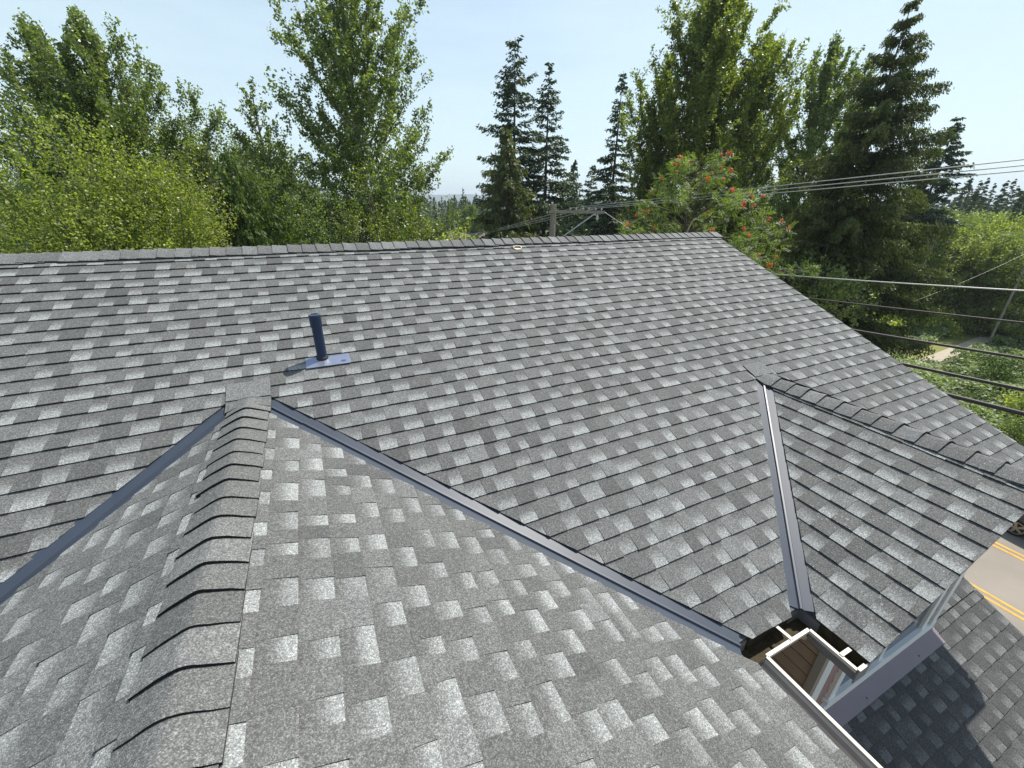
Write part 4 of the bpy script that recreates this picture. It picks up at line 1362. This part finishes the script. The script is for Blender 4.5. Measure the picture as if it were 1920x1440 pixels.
broadleaf(e, H, 154, [(0.0, 3.6), (0.2, 3.8), (0.5, 3.3), (0.75, 2.2), (0.9, 1.1), (1, .3)], mat=L_COTTON, nl=80, leaf=0.165, el=(50, 72), tone=(.42, .25), dens=1.1, up=.5)
e, H = root_at("cottonwood_tree", 1640, 112, 43, "leafy cottonwood half hidden behind the leaning hemlock's trunk", group="cottonwoods beyond the house")
broadleaf(e, H, 155, [(0.0, 2.6), (0.3, 2.9), (0.6, 2.4), (0.85, 1.3), (1, .4)], mat=L_COTTON, nl=60, leaf=0.165, el=(40, 66), tone=(.42, .25))
e, H = root_at("hemlock_tree", 1714, -8, 28, "tall dark hemlock with long bare-looking tiers, highest at the right", "hemlock")
conifer(e, H, 156, [(0, 3.4), (.3, 3.2), (.5, 2.7), (.62, 2.3), (.72, 1.95), (.80, 1.6), (.87, 1.0), (.94, .5), (1, .06)], mat=L_HEM, step=.72, nb=8, droop=.20, tip=.05, lf=.115, gap=.08, el=(2, 26), hang=.8, asym=(.16, -0.6), dens=2.1, tone=(.40, .22), subw=.22, jit=.15)
e, H = root_at("hemlock_tree", 1600, 300, 27, "dark hemlock with layered sprays at the leaning one's left foot", "hemlock")
conifer(e, H, 157, [(0, 3.0), (.3, 2.9), (.6, 2.2), (.85, 1.1), (1, .2)], mat=L_HEM, step=.55, nb=5, droop=.2, tip=.06, lf=.17, gap=.1, el=(0, 24), hang=.5, tone=(.5, .25))
e, H = root_at("fir_tree", 1797, 220, 62, "slim dark fir alone right of the leaning hemlock", "fir", "tall firs")
conifer(e, H, 159, [(0, 5.0), (.3, 4.4), (.55, 3.0), (.75, 1.9), (.9, .9), (1, .15)], step=.7, droop=.42, lf=.36, gap=.12, tone=(.3, .18), nb=6)

# ---- rowan with berries beside the rake
e, H = root_at("rowan_tree", 1322, 222, 14, "rowan hung with orange-red berry clusters beyond the roof's right end", "rowan")
rng = np.random.default_rng(161)
Cs, Ls, Ns, tn = [], [], [], []
tb = MB()
tb.tube([(0, 0, 0), (.1, 0, H * .35), (0, .1, H * .6), (0, 0, H * .9)], [.14, .11, .07, .02], 7)
tips = []
for i in range(95):
    f = (i + rng.random()) / 95
    z0 = H * (.50 + .42 * f)
    az = i * 2.4 + rng.normal(0, .3)
    R = np.interp(z0 / H, [.5, .62, .75, .88, 1], [3.0, 3.0, 2.2, 1.0, .3]) * rng.uniform(.6, 1.1)
    dh = np.array([math.cos(az), math.sin(az), 0])
    if dh[0] * 0.75 + dh[1] * -0.65 > 0:
        R *= 1.1
    P = [np.array([0, 0, z0]) + dh * R * s + np.array([0, 0, 1.0]) * R * (.75 * s - .35 * s * s) + rng.normal(0, .04, 3) for s in (0, .35, .7, 1)]
    tb.tube(P, [.03, .02, .013, .006], 4, cap=False)
    tips.append(P[-1])
    for q in range(int(16 + 14 * R)):                       # pinnate leaves: a rachis with paired leaflets
        s = rng.uniform(.3, 1.05)
        k = min(2, int(s * 3))
        b = P[k] + (P[k + 1] - P[k]) * min(1, (s * 3 - k)) + rng.normal(0, .05, 3)
        rd = unit(dh * .5 + rng.normal(0, .6, 3) + np.array([0, 0, -.1]))
        sdv = unit(np.cross(rd, np.array([0, 0, 1.0]) + rng.normal(0, .3, 3)))
        nrm = unit(np.cross(sdv, rd))
        ltone = rng.normal(0, .14)
        for j in range(6):
            t = .05 + .036 * j
            for sg in (-1, 1):
                Cs.append(b + rd * t + sdv * sg * .035 - np.array([0, 0, .25 * t * t]))
                Ls.append(sdv * sg + rd * .45)
                Ns.append(nrm + rng.normal(0, .2, 3))
                tn.append(np.clip(.5 + ltone + rng.normal(0, .12), 0, 1))
Cs, Ls, Ns = np.array(Cs), np.array(Ls), np.array(Ns)
leaf_mesh("crown", Cs, Ls, Ns, np.full(len(Cs), .060), np.full(len(Cs), .022), np.array(tn), L_ROWAN, e)
tb.build("trunk", M_BARK, e)
bc = MB()
for j in range(26):                                        # one cluster of berries, then copies
    p = unit(rng.normal(0, 1, 3)) * rng.uniform(.3, 1) * np.array([.062, .062, .045])
    bc.lathe(p - np.array([0, 0, .013]), [(0, .004), (.005, .0115), (.013, .0145), (.021, .0115), (.026, .004)], sides=6)
b0 = bc.build("berry_cluster", M_BERRY, e, smooth=True)
order = sorted(range(len(tips)), key=lambda i: -tips[i] @ (-FWD))
pick = [tips[i] for i in order[:70:1]]
rng.shuffle(pick)
for j, p in enumerate(pick[:58]):
    b = b0 if j == 0 else b0.copy()
    if j:
        COL.objects.link(b)
        b.parent = e
    pv = p + np.array(e.location)
    b.location = tuple(p + rng.normal(0, .05, 3) - unit(pv) * .22 + np.array([0, 0, .02]))
    b.rotation_euler = tuple(rng.uniform(0, 3, 3))
    b.scale = (.95, .95, .95) if j % 3 else (1.3, 1.3, 1.1)

# ---- far conifers and leafy crowns: one of each kind, then copies
def kind_proto(fn):
    return fn
far_specs = []
rng = np.random.default_rng(77)
pe = empty("fir_tree", "far fir", "fir", None, loc=(0, 0, 0))
conifer(pe, 24.0, 171, [(0, 4.2), (.3, 3.8), (.6, 2.5), (.85, 1.1), (1, .12)], step=1.0, nb=6, lf=.75, dens=.55, gap=.05, droop=.3, tone=(.45, .2))
pe2 = empty("fir_tree", "far fir", "fir", None, loc=(0, 0, 0))
conifer(pe2, 24.0, 172, [(0, 3.2), (.3, 2.9), (.6, 2.1), (.85, .9), (1, .12)], step=1.1, nb=6, lf=.7, dens=.55, gap=.12, droop=.45, tone=(.35, .2))
pe3 = empty("broadleaf_tree", "far leafy tree", "tree", None, loc=(0, 0, 0))
bush(pe3, [(0, 0, 16, 3.2, 3.2, 5), (1.5, 0, 12, 3, 3, 4), (-1.6, .8, 11, 3, 3, 4), (0, -1.5, 8, 3.4, 3.4, 4), (.6, 1.6, 19, 2, 2, 3)], 173, .55, 14, L_MID, tone=(.3, .2))
used = set()
def far_tree(px, py, d, proto, label, group, h0):
    p = far_point(px, py, d)
    h = p[2] - GZ
    first = proto.name not in used
    used.add(proto.name)
    o = proto if first else copy_tree(proto)
    o.location = (p[0], p[1], GZ)
    k = h / h0
    o.scale = (k * rng.uniform(.85, 1.15),) * 2 + (k,)
    o.rotation_euler = (0, 0, rng.uniform(0, 6.28))
    tag(o, label, proto["category"], group)
G1_ = "far conifers in the gap left of the two firs"
L1_ = "far bluish green conifer in the gap left of the two firs"
for px, py, d in [(800, 372, 120), (814, 383, 150), (828, 368, 170), (841, 378, 140), (852, 364, 190), (866, 376, 150), (893, 362, 130), (905, 370, 140),
                  (885, 388, 180), (785, 380, 110), (770, 372, 100), (818, 398, 110), (838, 402, 120), (860, 400, 115), (900, 398, 100), (750, 390, 95)]:
    far_tree(px, py, d, pe if rng.random() < .6 else pe2, L1_, G1_, 24.0)
far_tree(868, 352, 160, pe2, "narrow far spire standing highest in the gap left of the two firs", None, 24.0)
far_tree(877, 386, 95, pe3, "far pale green leafy tree among the conifers left of the two firs", None, 22.0)
far_tree(893, 408, 85, pe3, "far leafy tree low beside the two firs, right of the tan house", None, 22.0)
far_tree(815, 415, 80, pe3, "far leafy tree left of the tan house roof", None, 22.0)
G2_ = "far dark conifers on the right skyline"
L2_ = "far dark conifer on the right skyline beyond the leafy shrubs"
for px, py, d in [(1822, 333, 130), (1842, 338, 150), (1868, 343, 140), (1855, 333, 120), (1890, 338, 130), (1912, 348, 140), (1905, 335, 160), (1835, 352, 110),
                  (1880, 360, 110), (1918, 365, 100), (1935, 345, 120), (1950, 340, 130), (1760, 352, 120), (1785, 350, 130), (1740, 360, 110)]:
    far_tree(px, py, d, pe if rng.random() < .6 else pe2, L2_, G2_, 24.0)
G3_ = "far conifers showing between the nearer trunks"
L3_ = "far conifer seen low between nearer trees right of the pole"
for px, py, d in [(1065, 372, 120), (1100, 375, 110), (1140, 380, 130), (1010, 380, 120), (980, 385, 110), (1190, 385, 120), (1230, 380, 110), (1500, 380, 110), (1540, 390, 100), (930, 385, 130)]:
    far_tree(px, py, d, pe, L3_, G3_, 24.0)
# far wood closing the horizon, left and middle
def far_wood(name, spans, seed, mat):
    rng = np.random.default_rng(seed)
    Cs, Ls, Ns, tn = [], [], [], []
    for (px0, px1, dmin, dmax, n, top) in spans:
        for i in range(n):
            px = rng.uniform(px0, px1)
            d = rng.uniform(dmin, dmax)
            p = far_point(px, 372, d)
            h = (11.3 + rng.uniform(-2.5, 2.0) + top)
            m = 70
            z = h * rng.uniform(.15, 1, m)
            r = 2.9 * (1 - z / h) + .25
            a = rng.uniform(0, 6.28, m)
            rr = r * rng.uniform(.4, 1, m)
            Cs.append(np.stack([p[0] + rr * np.cos(a), p[1] + rr * np.sin(a), GZ + z], -1))
            Ls.append(np.stack([np.cos(a), np.sin(a), np.full(m, -.6)], -1))
            Ns.append(unit(rng.normal(0, .5, (m, 3)) + np.array([0, 0, .8])))
            tn.append(np.clip(.4 + rng.normal(0, .15) + rng.normal(0, .15, m), 0, 1))
    C = np.concatenate(Cs)
    o = leaf_mesh(name, C, np.concatenate(Ls), np.concatenate(Ns), np.full(len(C), 1.5), np.full(len(C), .75), np.concatenate(tn), mat)
    tag(o, kind="stuff")
far_wood("far_forest", [(-400, 760, 70, 200, 260, 0), (700, 1300, 150, 420, 420, 0), (1300, 2300, 120, 400, 420, 0.5)], 9, L_FIR)

# ---- shrubs and small trees beyond the bramble patch on the right
shr = [(1700, 452, 58, 3.5, L_BRIGHT, .35, "dusky green shrub under the low hemlock's right side"), (1760, 440, 62, 4.1, L_SHRUB, .12, "rounded olive shrub right of the dead white branch"),
       (1815, 425, 64, 4.3, L_SHRUB, .20, "yellowish green shrub in the middle of the right-hand thicket"), (1880, 412, 66, 4.6, L_BRIGHT, .45, "tall green shrub at the photo's right edge below the skyline"),
       (1925, 440, 60, 4.3, L_SHRUB, .22, "lime tinted shrub cut by the right edge"), (1790, 490, 60, 3.8, L_SHRUB, .15, "olive shrub behind the thin slanting pole's wires"),
       (1850, 500, 62, 3.5, L_SHRUB, .28, "bright shrub just left of the thin slanting pole"), (1720, 520, 60, 3.5, L_BRIGHT, .45, "green shrub above the bend of the gravel path"),
       (1660, 505, 56, 3.5, L_BRIGHT, .3, "dark green shrub left above the gravel path"), (1630, 570, 50, 2.3, L_BRIGHT, .42, "leafy bush at the near end of the gravel path"),
       (1760, 580, 56, 2.7, L_BRIGHT, .55, "pale green bush beside the grass verge"), (1895, 585, 60, 2.7, L_SHRUB, .3, "bright bush at the foot of the thin slanting pole"),
       (1850, 405, 82, 4.9, L_COTTON, .5, "grey-green leafy tree rising behind the right-hand thicket"), (1770, 398, 82, 4.6, L_COTTON, .4, "dark leafy tree behind the dead white branch"),
       (1540, 500, 24, 2.0, L_COTTON, .4, "dark undergrowth bush just right of the rowan")]
for k, (px, py, d, R, m, tn_, lab) in enumerate(shr):
    e, H = root_at("leafy_shrub", px, py, d, lab, "shrub", "shrubs beyond the bramble patch")
    bush(e, mound(H, min(R, H * .75), 60 + k, 11, base=.12), 200 + k, .20 if d > 36 else .13, 36, m, tone=(tn_ + .22 if d > 40 else tn_, .18))
# dead branch
e, H = root_at("dead_tree", 1768, 405, 54, "bare whitish dead branch standing in the right-hand thicket", "dead tree")
tb = MB()
tb.tube([(0, 0, H * .3), (.05, 0, H * .7), (-.1, .1, H)], [.07, .05, .012], 6)
tb.tube([(.03, 0, H * .6), (.45, .0, H * .8), (.6, .0, H * .98)], [.04, .025, .008], 5, cap=False)
tb.tube([(.03, 0, H * .66), (-.5, .1, H * .82), (-.6, .1, H * .9)], [.03, .02, .008], 5, cap=False)
tb.build("trunk", M_BARK_PALE, e)

# bramble patch: bumpy mound covered in leaves
rng = np.random.default_rng(33)
def bram_h(x, y):
    return 0.55 + 0.35 * np.sin(x * .55 + 1) * np.sin(y * .6) + 0.25 * np.sin(x * 1.3 + y * .9) + 0.12 * np.sin(2.7 * x - 1.9 * y)
n = 230000
x = rng.uniform(26.5, 66, n)
y = rng.uniform(-8, 30, n)
yl = 12.8 + (x - 36) * .072
keep = (y < yl - .1) | (y > yl + 2.3) | (x < 43 + .5 * np.sin(y * 2))
x, y = x[keep], y[keep]
h = np.maximum(bram_h(x, y), .1) * np.clip((x - 26.5) / 2, .2, 1)
n = len(x)
z = GZ + h - rng.uniform(0, .25, n)
C = np.stack([x, y, z], -1)
tone = np.clip(.5 + .28 * np.sin(x * .9) * np.sin(y * 1.1 + 2) + rng.normal(0, .16, n), 0, 1)
o = leaf_mesh("brambles", C, unit(rng.normal(0, 1, (n, 3)) * np.array([1, 1, .4])), unit(rng.normal(0, .5, (n, 3)) + np.array([0, 0, .9])),
              rng.uniform(.13, .27, n), rng.uniform(.09, .18, n), tone, L_BRAM)
tag(o, kind="stuff")
for k, (xx, yy, rr, lab, m, tn_) in enumerate([(41, 9.6, .9, "dark green spiky shrub alone in the bramble patch", L_CEDAR, .3), (36.3, 6.9, .75, "yellow flowering weed clump in the bramble patch", L_BRIGHT, .9),
                                               (31.0, 5.2, 1.1, "shadowy leafy bush at the roadside edge of the brambles", L_MID, .35)]):
    e = empty("wild_bush", lab, "bush", None, loc=(xx, yy, GZ))
    bush(e, [(0, 0, .9, rr, rr, .9), (.4, .3, .6, rr * .7, rr * .7, .6), (-.4, -.3, .6, rr * .7, rr * .7, .7)], 300 + k, .14, 60, m, tone=(tn_, .15))

# tan house among the far trees
p = far_point(868, 436, 85)
e = empty("far_house", "small tan house with a brown roof among the far trees", "house", None, loc=(p[0], p[1], GZ), rz=-.5)
mb = MB()
mb.box(-4, 4, -3, 3, 0, p[2] - GZ - 1.6)
mb.build("wall", M_HWALL, e)
zt = p[2] - GZ
mb = MB()
mb.hexa([(-4.3, -3.4, zt - 1.7), (4.3, -3.4, zt - 1.7), (4.3, 3.4, zt - 1.7), (-4.3, 3.4, zt - 1.7)], [(-4.3, -.02, zt), (4.3, -.02, zt), (4.3, .02, zt), (-4.3, .02, zt)])
mb.build("roof", M_HROOF, e)
mb = MB()
mb.box(-1, .2, -3.05, -2.99, zt - 3.6, zt - 2.4)
mb.build("window", M_GLASS, e)

# far blue hills
mb = MB()
rng = np.random.default_rng(4)
N_ = 90
xs = np.linspace(-1400, 3400, N_)
prof = 26 + 20 * np.sin(xs * .0016 + .6) + 12 * np.sin(xs * .0047) + 6 * np.sin(xs * .013)
for i in range(N_ - 1):
    a, b = xs[i], xs[i + 1]
    mb.poly([(a, 2900, GZ), (b, 2900, GZ), (b, 3100, prof[i + 1]), (a, 3100, prof[i])])
    mb.poly([(a, 3100, prof[i]), (b, 3100, prof[i + 1]), (b, 3400, GZ), (a, 3400, GZ)])
tag(mb.build("hills", M_HILL), kind="structure")

# ------------------------------------------------------------------ utility poles and wires
PB = np.array([11.12, 18.98])
pe_ = empty("utility_pole", "weathered wooden pole with an offset crossarm rising behind the main ridge", "utility pole", "utility poles", loc=(PB[0], PB[1], GZ))
zt = -0.17 - GZ
mb = MB()
mb.tube([(0, 0, 0), (0, 0, zt * .5), (0, 0, zt - .02), (0, 0, zt)], [.19, .165, .14, .132], 14)
mb.build("pole", M_WOOD, pe_)
AX = unit(np.array([0.86, -0.50, 0.0]))                     # along the crossarm, to the right seen from the roof
zc = zt - .34
A0 = -AX * .20 + np.array([0, 0, zc]) + np.array([-.10, -.17, 0])
A1 = AX * 2.45 + np.array([0, 0, zc]) + np.array([-.10, -.17, 0])
mb = MB()
mb.bar(A0, A1, .10, .12)
arm = mb.build("crossarm", M_WOOD, pe_)
mb = MB()
mb.bar(np.array([0.06, -.16, zt - 1.75]), A1 - AX * .45 + np.array([0, 0, -.06]), .07, .05)
mb.build("brace", M_GALV, pe_)
ins = []
for k, t in enumerate((0.95, 1.55, 2.15)):
    b = A0 + AX * (t + .2)
    mb = MB()
    for s in (-.14, .14):
        q = b + AX * s
        mb.lathe(q + np.array([0, 0, .06]), [(0, .014), (.05, .014), (.055, .045), (.085, .05), (.09, .030), (.12, .038), (.14, .03)], sides=10)
    mb.build("insulator", M_PORC, pe_)
    ins.append(b + np.array([PB[0], PB[1], GZ]) + np.array([0, 0, .19]))
mb = MB()
mb.lathe(A1 - AX * .36 + np.array([0, -.05, -.36]), [(0, .02), (.02, .06), (.20, .06), (.24, .02), (.30, .02)], sides=10)
mb.build("cutout_switch", M_PORC, pe_)
mb = MB()
P0 = A1 - AX * .36 + np.array([0, -.06, -.30])
P1 = A1 + np.array([0, 0, -.08])
mb.tube([P0 * (1 - t) + P1 * t + np.array([0, 0, -.55 * math.sin(math.pi * t)]) + AX * .25 * math.sin(math.pi * t) for t in np.linspace(0, 1, 9)], .010, 5)
mb.build("jumper_wire", M_CABLE, pe_)
mb = MB()
mb.tube([(0.0, -.16, zt - .9), (-.02, -.19, zt - 2.2), (-.05, -.17, zt - 6)], .018, 6)
mb.build("ground_wire", M_GALV, pe_)
# pole across the brambles
pq = far_point(1917, 515, 56)
pr = empty("utility_pole", "thin slanting grey pole standing in the thicket at the right edge", "utility pole", "utility poles", loc=(pq[0], pq[1], GZ))
hz = pq[2] - GZ + 2.4
mb = MB()
mb.tube([(0, 0, 0), (.25, .1, hz * .5), (.55, .2, hz)], [.10, .09, .075], 10)
mb.build("pole", M_WOOD, pr)
mb = MB()
mb.bar((.1, .9, hz - .5), (.9, -.5, hz - .5), .1, .12)
mb.build("crossarm", M_WOOD, pr)

def wire(label, pts, r, mat, name="power_line", group="overhead wires", sides=6):
    """hang a wire through points by a smooth curve"""
    pts = [np.array(p, float) for p in pts]
    out = []
    if len(pts) == 3:
        a, b, c = pts
        # quadratic through three points in chord length
        t1 = np.linalg.norm(b - a) / (np.linalg.norm(b - a) + np.linalg.norm(c - b))
        for t in np.linspace(0, 1, 41):
            l0 = (t - t1) * (t - 1) / (t1)
            l1 = t * (t - 1) / (t1 * (t1 - 1))
            l2 = t * (t - t1) / (1 - t1)
            out.append(a * l0 + b * l1 + c * l2)
    else:
        a, b = pts
        out = [a + (b - a) * t for t in np.linspace(0, 1, 12)]
    mb = MB()
    mb.tube(out, r, sides, m=0)
    o = mb.build(name, mat, smooth=True)
    tag(o, label, "wire", group)
    return o
nm3 = ("uppermost", "middle", "lowest")
Q = [far_point(1920, 299, 12.6), far_point(1920, 310, 12.5), far_point(1920, 320, 12.4)]
far2 = [far_point(790, 444, 62), far_point(770, 447, 62), far_point(740, 452, 62)]
for k in range(3):
    i = 2 - k if False else k
    a = ins[k]
    d = Q[k] - a
    b = a + d * 2.5
    b[2] = Q[k][2] + 1.6
    wire("%s of the three thin pale wires running from the crossarm up to the right" % nm3[k], [a, Q[k], b], .011, M_WIRE)
    m = (a + far2[k]) / 2 + np.array([0, 0, -.55])
    wire("%s of the three thin pale wires running from the crossarm down to the left" % nm3[k], [a, m, far2[k]], .011, M_WIRE)
cab = [("thin pale cable, topmost of those crossing the right rake", (1448, 514), (1920, 545), .013, M_WIRE, -2.05),
       ("slim grey cable, second from the top crossing the right rake", (1540, 562), (1920, 605), .017, M_CABLE, -2.55),
       ("black cable, middle one of five crossing the right rake", (1600, 619), (1920, 672), .028, M_CABLE, -3.1),
       ("thick black cable, second lowest crossing the right rake", (1690, 682), (1920, 731), .036, M_CABLE, -3.5),
       ("thickest black cable, lowest crossing the right rake", (1775, 740), (1920, 776), .048, M_CABLE, -3.8)]
def on_x(px, py, x):
    r = pixel_ray(px, py)
    return r * x / r[0]
for lab, p0, p1, r, m, zp in cab:
    a = np.array([PB[0] + .12, PB[1], zp])
    b = on_x(*p0, 11.75)
    c = on_x(*p1, 12.0)
    d = c + (c - b) / np.linalg.norm((c - b)[:2]) * 26
    d[2] = c[2] + 1.4
    # smooth cubic-like run: pole, two seen points, far end
    P4 = [a, b, c, d]
    ts = [0]
    for i in range(3):
        ts.append(ts[-1] + np.linalg.norm(P4[i + 1] - P4[i]))
    out = []
    for t in np.linspace(0, ts[3], 60):
        v = np.zeros(3)
        for i in range(4):
            l = 1.0
            for j in range(4):
                if j != i:
                    l *= (t - ts[j]) / (ts[i] - ts[j])
            v += P4[i] * l
        out.append(v)
    mb = MB()
    mb.tube(out, r, 8)
    tag(mb.build("cable", m, smooth=True), lab, "cable", "cables along the road")
ga = A1 + np.array([PB[0], PB[1], GZ])
wire("short pale service wire slanting from the crossarm's end down to the right", [ga, far_point(1200, 442, 17)], .012, M_WIRE)
pt_ = np.array([pq[0] + .5, pq[1] + .2, GZ + hz - .4])
for k, (dz, q, w_) in enumerate([(0, (1590, 604), "lone")]):
    e_ = far_point(*q, 40)
    wire("%s faint far wire sagging left from the thin slanting pole" % w_, [pt_ + np.array([0, 0, dz]), (pt_ + e_) / 2 + np.array([0, 0, -.5]), e_], .009, M_WIRE)

# ------------------------------------------------------------------ car on the far lane
CX, CY = 23.3, 1.45                                        # centre
car = empty("car", "dark navy car on the far lane, only its front wheel and side showing", "car", None, loc=(CX, CY, GZ + .025))
def car_section(y):
    """half width, belt height, roof half width, roof height at distance y from the centre (front +y)"""
    ys = [-2.35, -2.2, -1.6, -.9, 0, .7, 1.25, 1.7, 2.15, 2.35]
    hw = np.interp(y, ys, [.72, .84, .92, .93, .93, .93, .93, .91, .84, .70])
    belt = np.interp(y, ys, [.80, .98, 1.06, 1.06, 1.05, 1.04, 1.02, .97, .88, .72])
    rh = np.interp(y, ys, [.82, 1.15, 1.66, 1.70, 1.70, 1.62, 1.12, 1.02, .90, .74])
    rw = np.interp(y, ys, [.66, .70, .70, .71, .71, .68, .74, .78, .74, .62])
    return hw, belt, rw, rh
ysec = np.linspace(-2.35, 2.35, 33)
V, F = [], []
for y in ysec:
    hw, bl, rw, rh = car_section(y)
    zb = .30 if abs(y) < 2.1 else .42
    row = [(-hw * .92, y, zb), (-hw, y, .55), (-hw * .985, y, bl), (-rw, y, rh - .05), (-rw * .8, y, rh), (rw * .8, y, rh), (rw, y, rh - .05), (hw * .985, y, bl), (hw, y, .55), (hw * .92, y, zb)]
    V += row
for i in range(len(ysec) - 1):
    for j in range(10):
        a, b = i * 10 + j, i * 10 + (j + 1) % 10
        F.append((a, b, b + 10, a + 10))
F.append(tuple(range(10)))
F.append(tuple(range(len(V) - 10, len(V)))[::-1])
body = add_mesh("body", V, F, M_CARPAINT, car, smooth=False)
def car_window(y0, y1, s, name="window"):
    mb = MB()
    def wp(y, t):
        hw, bl, rw, rh = car_section(y)
        return np.array([s * ((hw * .985) * (1 - t) + rw * t + .006), y, bl * (1 - t) + (rh - .05) * t])
    mb.hexa([wp(y0, .10), wp(y1, .10), wp(y1, .88), wp(y0, .88)], [wp(y0, .10) + [s * .006, 0, 0], wp(y1, .10) + [s * .006, 0, 0], wp(y1, .88) + [s * .006, 0, 0], wp(y0, .88) + [s * .006, 0, 0]])
    return mb.build(name, M_GLASS, car)
for s in (-1, 1):
    car_window(-1.55, -.78, s)
    car_window(-.68, -.02, s)
    car_window(.08, .62, s)
    mb = MB()
    mb.box(s * .935 - .03, s * .935 + .03, -1.6, 1.0, 1.015, 1.045)
    mb.build("trim_strip", M_CHROME, car)
    for yy in (-.55, .25):
        mb = MB()
        mb.box(s * .94 - .02, s * .94 + .02, yy - .1, yy + .1, .90, .935)
        mb.build("door_handle", M_CHROME, car)
    mb = MB()
    mb.hexa([(s * .95, .62, 1.03), (s * 1.13, .64, 1.05), (s * 1.13, .80, 1.05), (s * .95, .84, 1.03)], [(s * .95, .62, 1.15), (s * 1.13, .64, 1.18), (s * 1.13, .76, 1.17), (s * .95, .78, 1.14)])
    mb.build("wing_mirror", M_CARPAINT, car)
    mb = MB()
    mb.hexa([(s * .48, 2.30, .62), (s * .80, 2.14, .64), (s * .80, 2.16, .78), (s * .48, 2.32, .76)], [(s * .48, 2.36, .62), (s * .84, 2.20, .64), (s * .84, 2.20, .78), (s * .48, 2.36, .76)])
    mb.build("headlight", M_LAMP_W, car)
    mb = MB()
    mb.box(s * .60 - .12, s * .60 + .12, -2.38, -2.30, .72, .90)
    mb.build("tail_light", M_LAMP_R, car)
mb = MB()
def wsp(x, y, t):
    return (x, y, t)
mb.hexa([(-.66, 1.22, 1.13), (.66, 1.22, 1.13), (.60, .78, 1.58), (-.60, .78, 1.58)], [(-.66, 1.24, 1.15), (.66, 1.24, 1.15), (.60, .80, 1.60), (-.60, .80, 1.60)])
mb.build("windscreen", M_GLASS, car)
mb = MB()
mb.box(-.42, .42, 2.33, 2.37, .50, .66)
mb.build("grille", M_TYRE, car)
for s in (-1, 1):
    for yy in (1.42, -1.38):
        wh = bpy.data.objects.new("wheel", None)
        COL.objects.link(wh)
        wh.parent = car
        wh.location = (s * .82, yy, .345)
        mb = MB()
        mb.lathe((-.12, 0, 0), [(0, .25), (.01, .32), (.04, .345), (.20, .345), (.23, .32), (.24, .25)], axis=(1, 0, 0), sides=28)
        mb.build("tyre", M_TYRE, wh)
        mb = MB()
        xo = s * .125
        for k in range(5):
            a = k * 1.2566
            c, q = np.array([0, math.cos(a), math.sin(a)]), np.array([0, -math.sin(a), math.cos(a)])
            mb.hexa([np.array([xo - .012, 0, 0]) + c * .04 - q * .035, np.array([xo - .012, 0, 0]) + c * .04 + q * .035, np.array([xo - .012, 0, 0]) + c * .225 + q * .045, np.array([xo - .012, 0, 0]) + c * .225 - q * .045],
                    [np.array([xo + .012, 0, 0]) + c * .04 - q * .035, np.array([xo + .012, 0, 0]) + c * .04 + q * .035, np.array([xo + .012, 0, 0]) + c * .225 + q * .045, np.array([xo + .012, 0, 0]) + c * .225 - q * .045])
        for k in range(28):
            a0, a1 = 2 * math.pi * k / 28, 2 * math.pi * (k + 1) / 28
            f = lambda a, r, xx: (xx, r * math.cos(a), r * math.sin(a))
            mb.hexa([f(a0, .215, xo - .02), f(a0, .245, xo - .02), f(a1, .245, xo - .02), f(a1, .215, xo - .02)], [f(a0, .215, xo + .014), f(a0, .245, xo + .014), f(a1, .245, xo + .014), f(a1, .215, xo + .014)])
        mb.lathe((xo - .02, 0, 0), [(0, .06), (.03, .055), (.036, .03)], axis=(1, 0, 0), sides=12)
        mb.build("rim", M_RIM, wh)

# ------------------------------------------------------------------ the summer haze
hz_ = MB()
hz_.box(-4300, 4300, -4300, 4300, GZ - 1.0, 90.0)
M_HAZE = bpy.data.materials.new("haze")
M_HAZE.use_nodes = True
hn, hl = M_HAZE.node_tree.nodes, M_HAZE.node_tree.links
hn.clear()
ho = hn.new("ShaderNodeOutputMaterial")
hv = hn.new("ShaderNodeVolumePrincipled")
hv.inputs["Color"].default_value = rgb(0.80, 0.90, 1.0)
hv.inputs["Density"].default_value = 0.00030
hv.inputs["Anisotropy"].default_value = 0.2
hl.new(hv.outputs["Volume"], ho.inputs["Volume"])
M_HAZE.cycles.homogeneous_volume = True
M_HAZE.cycles.volume_sampling = 'DISTANCE'
tag(hz_.build("haze", M_HAZE), kind="stuff")
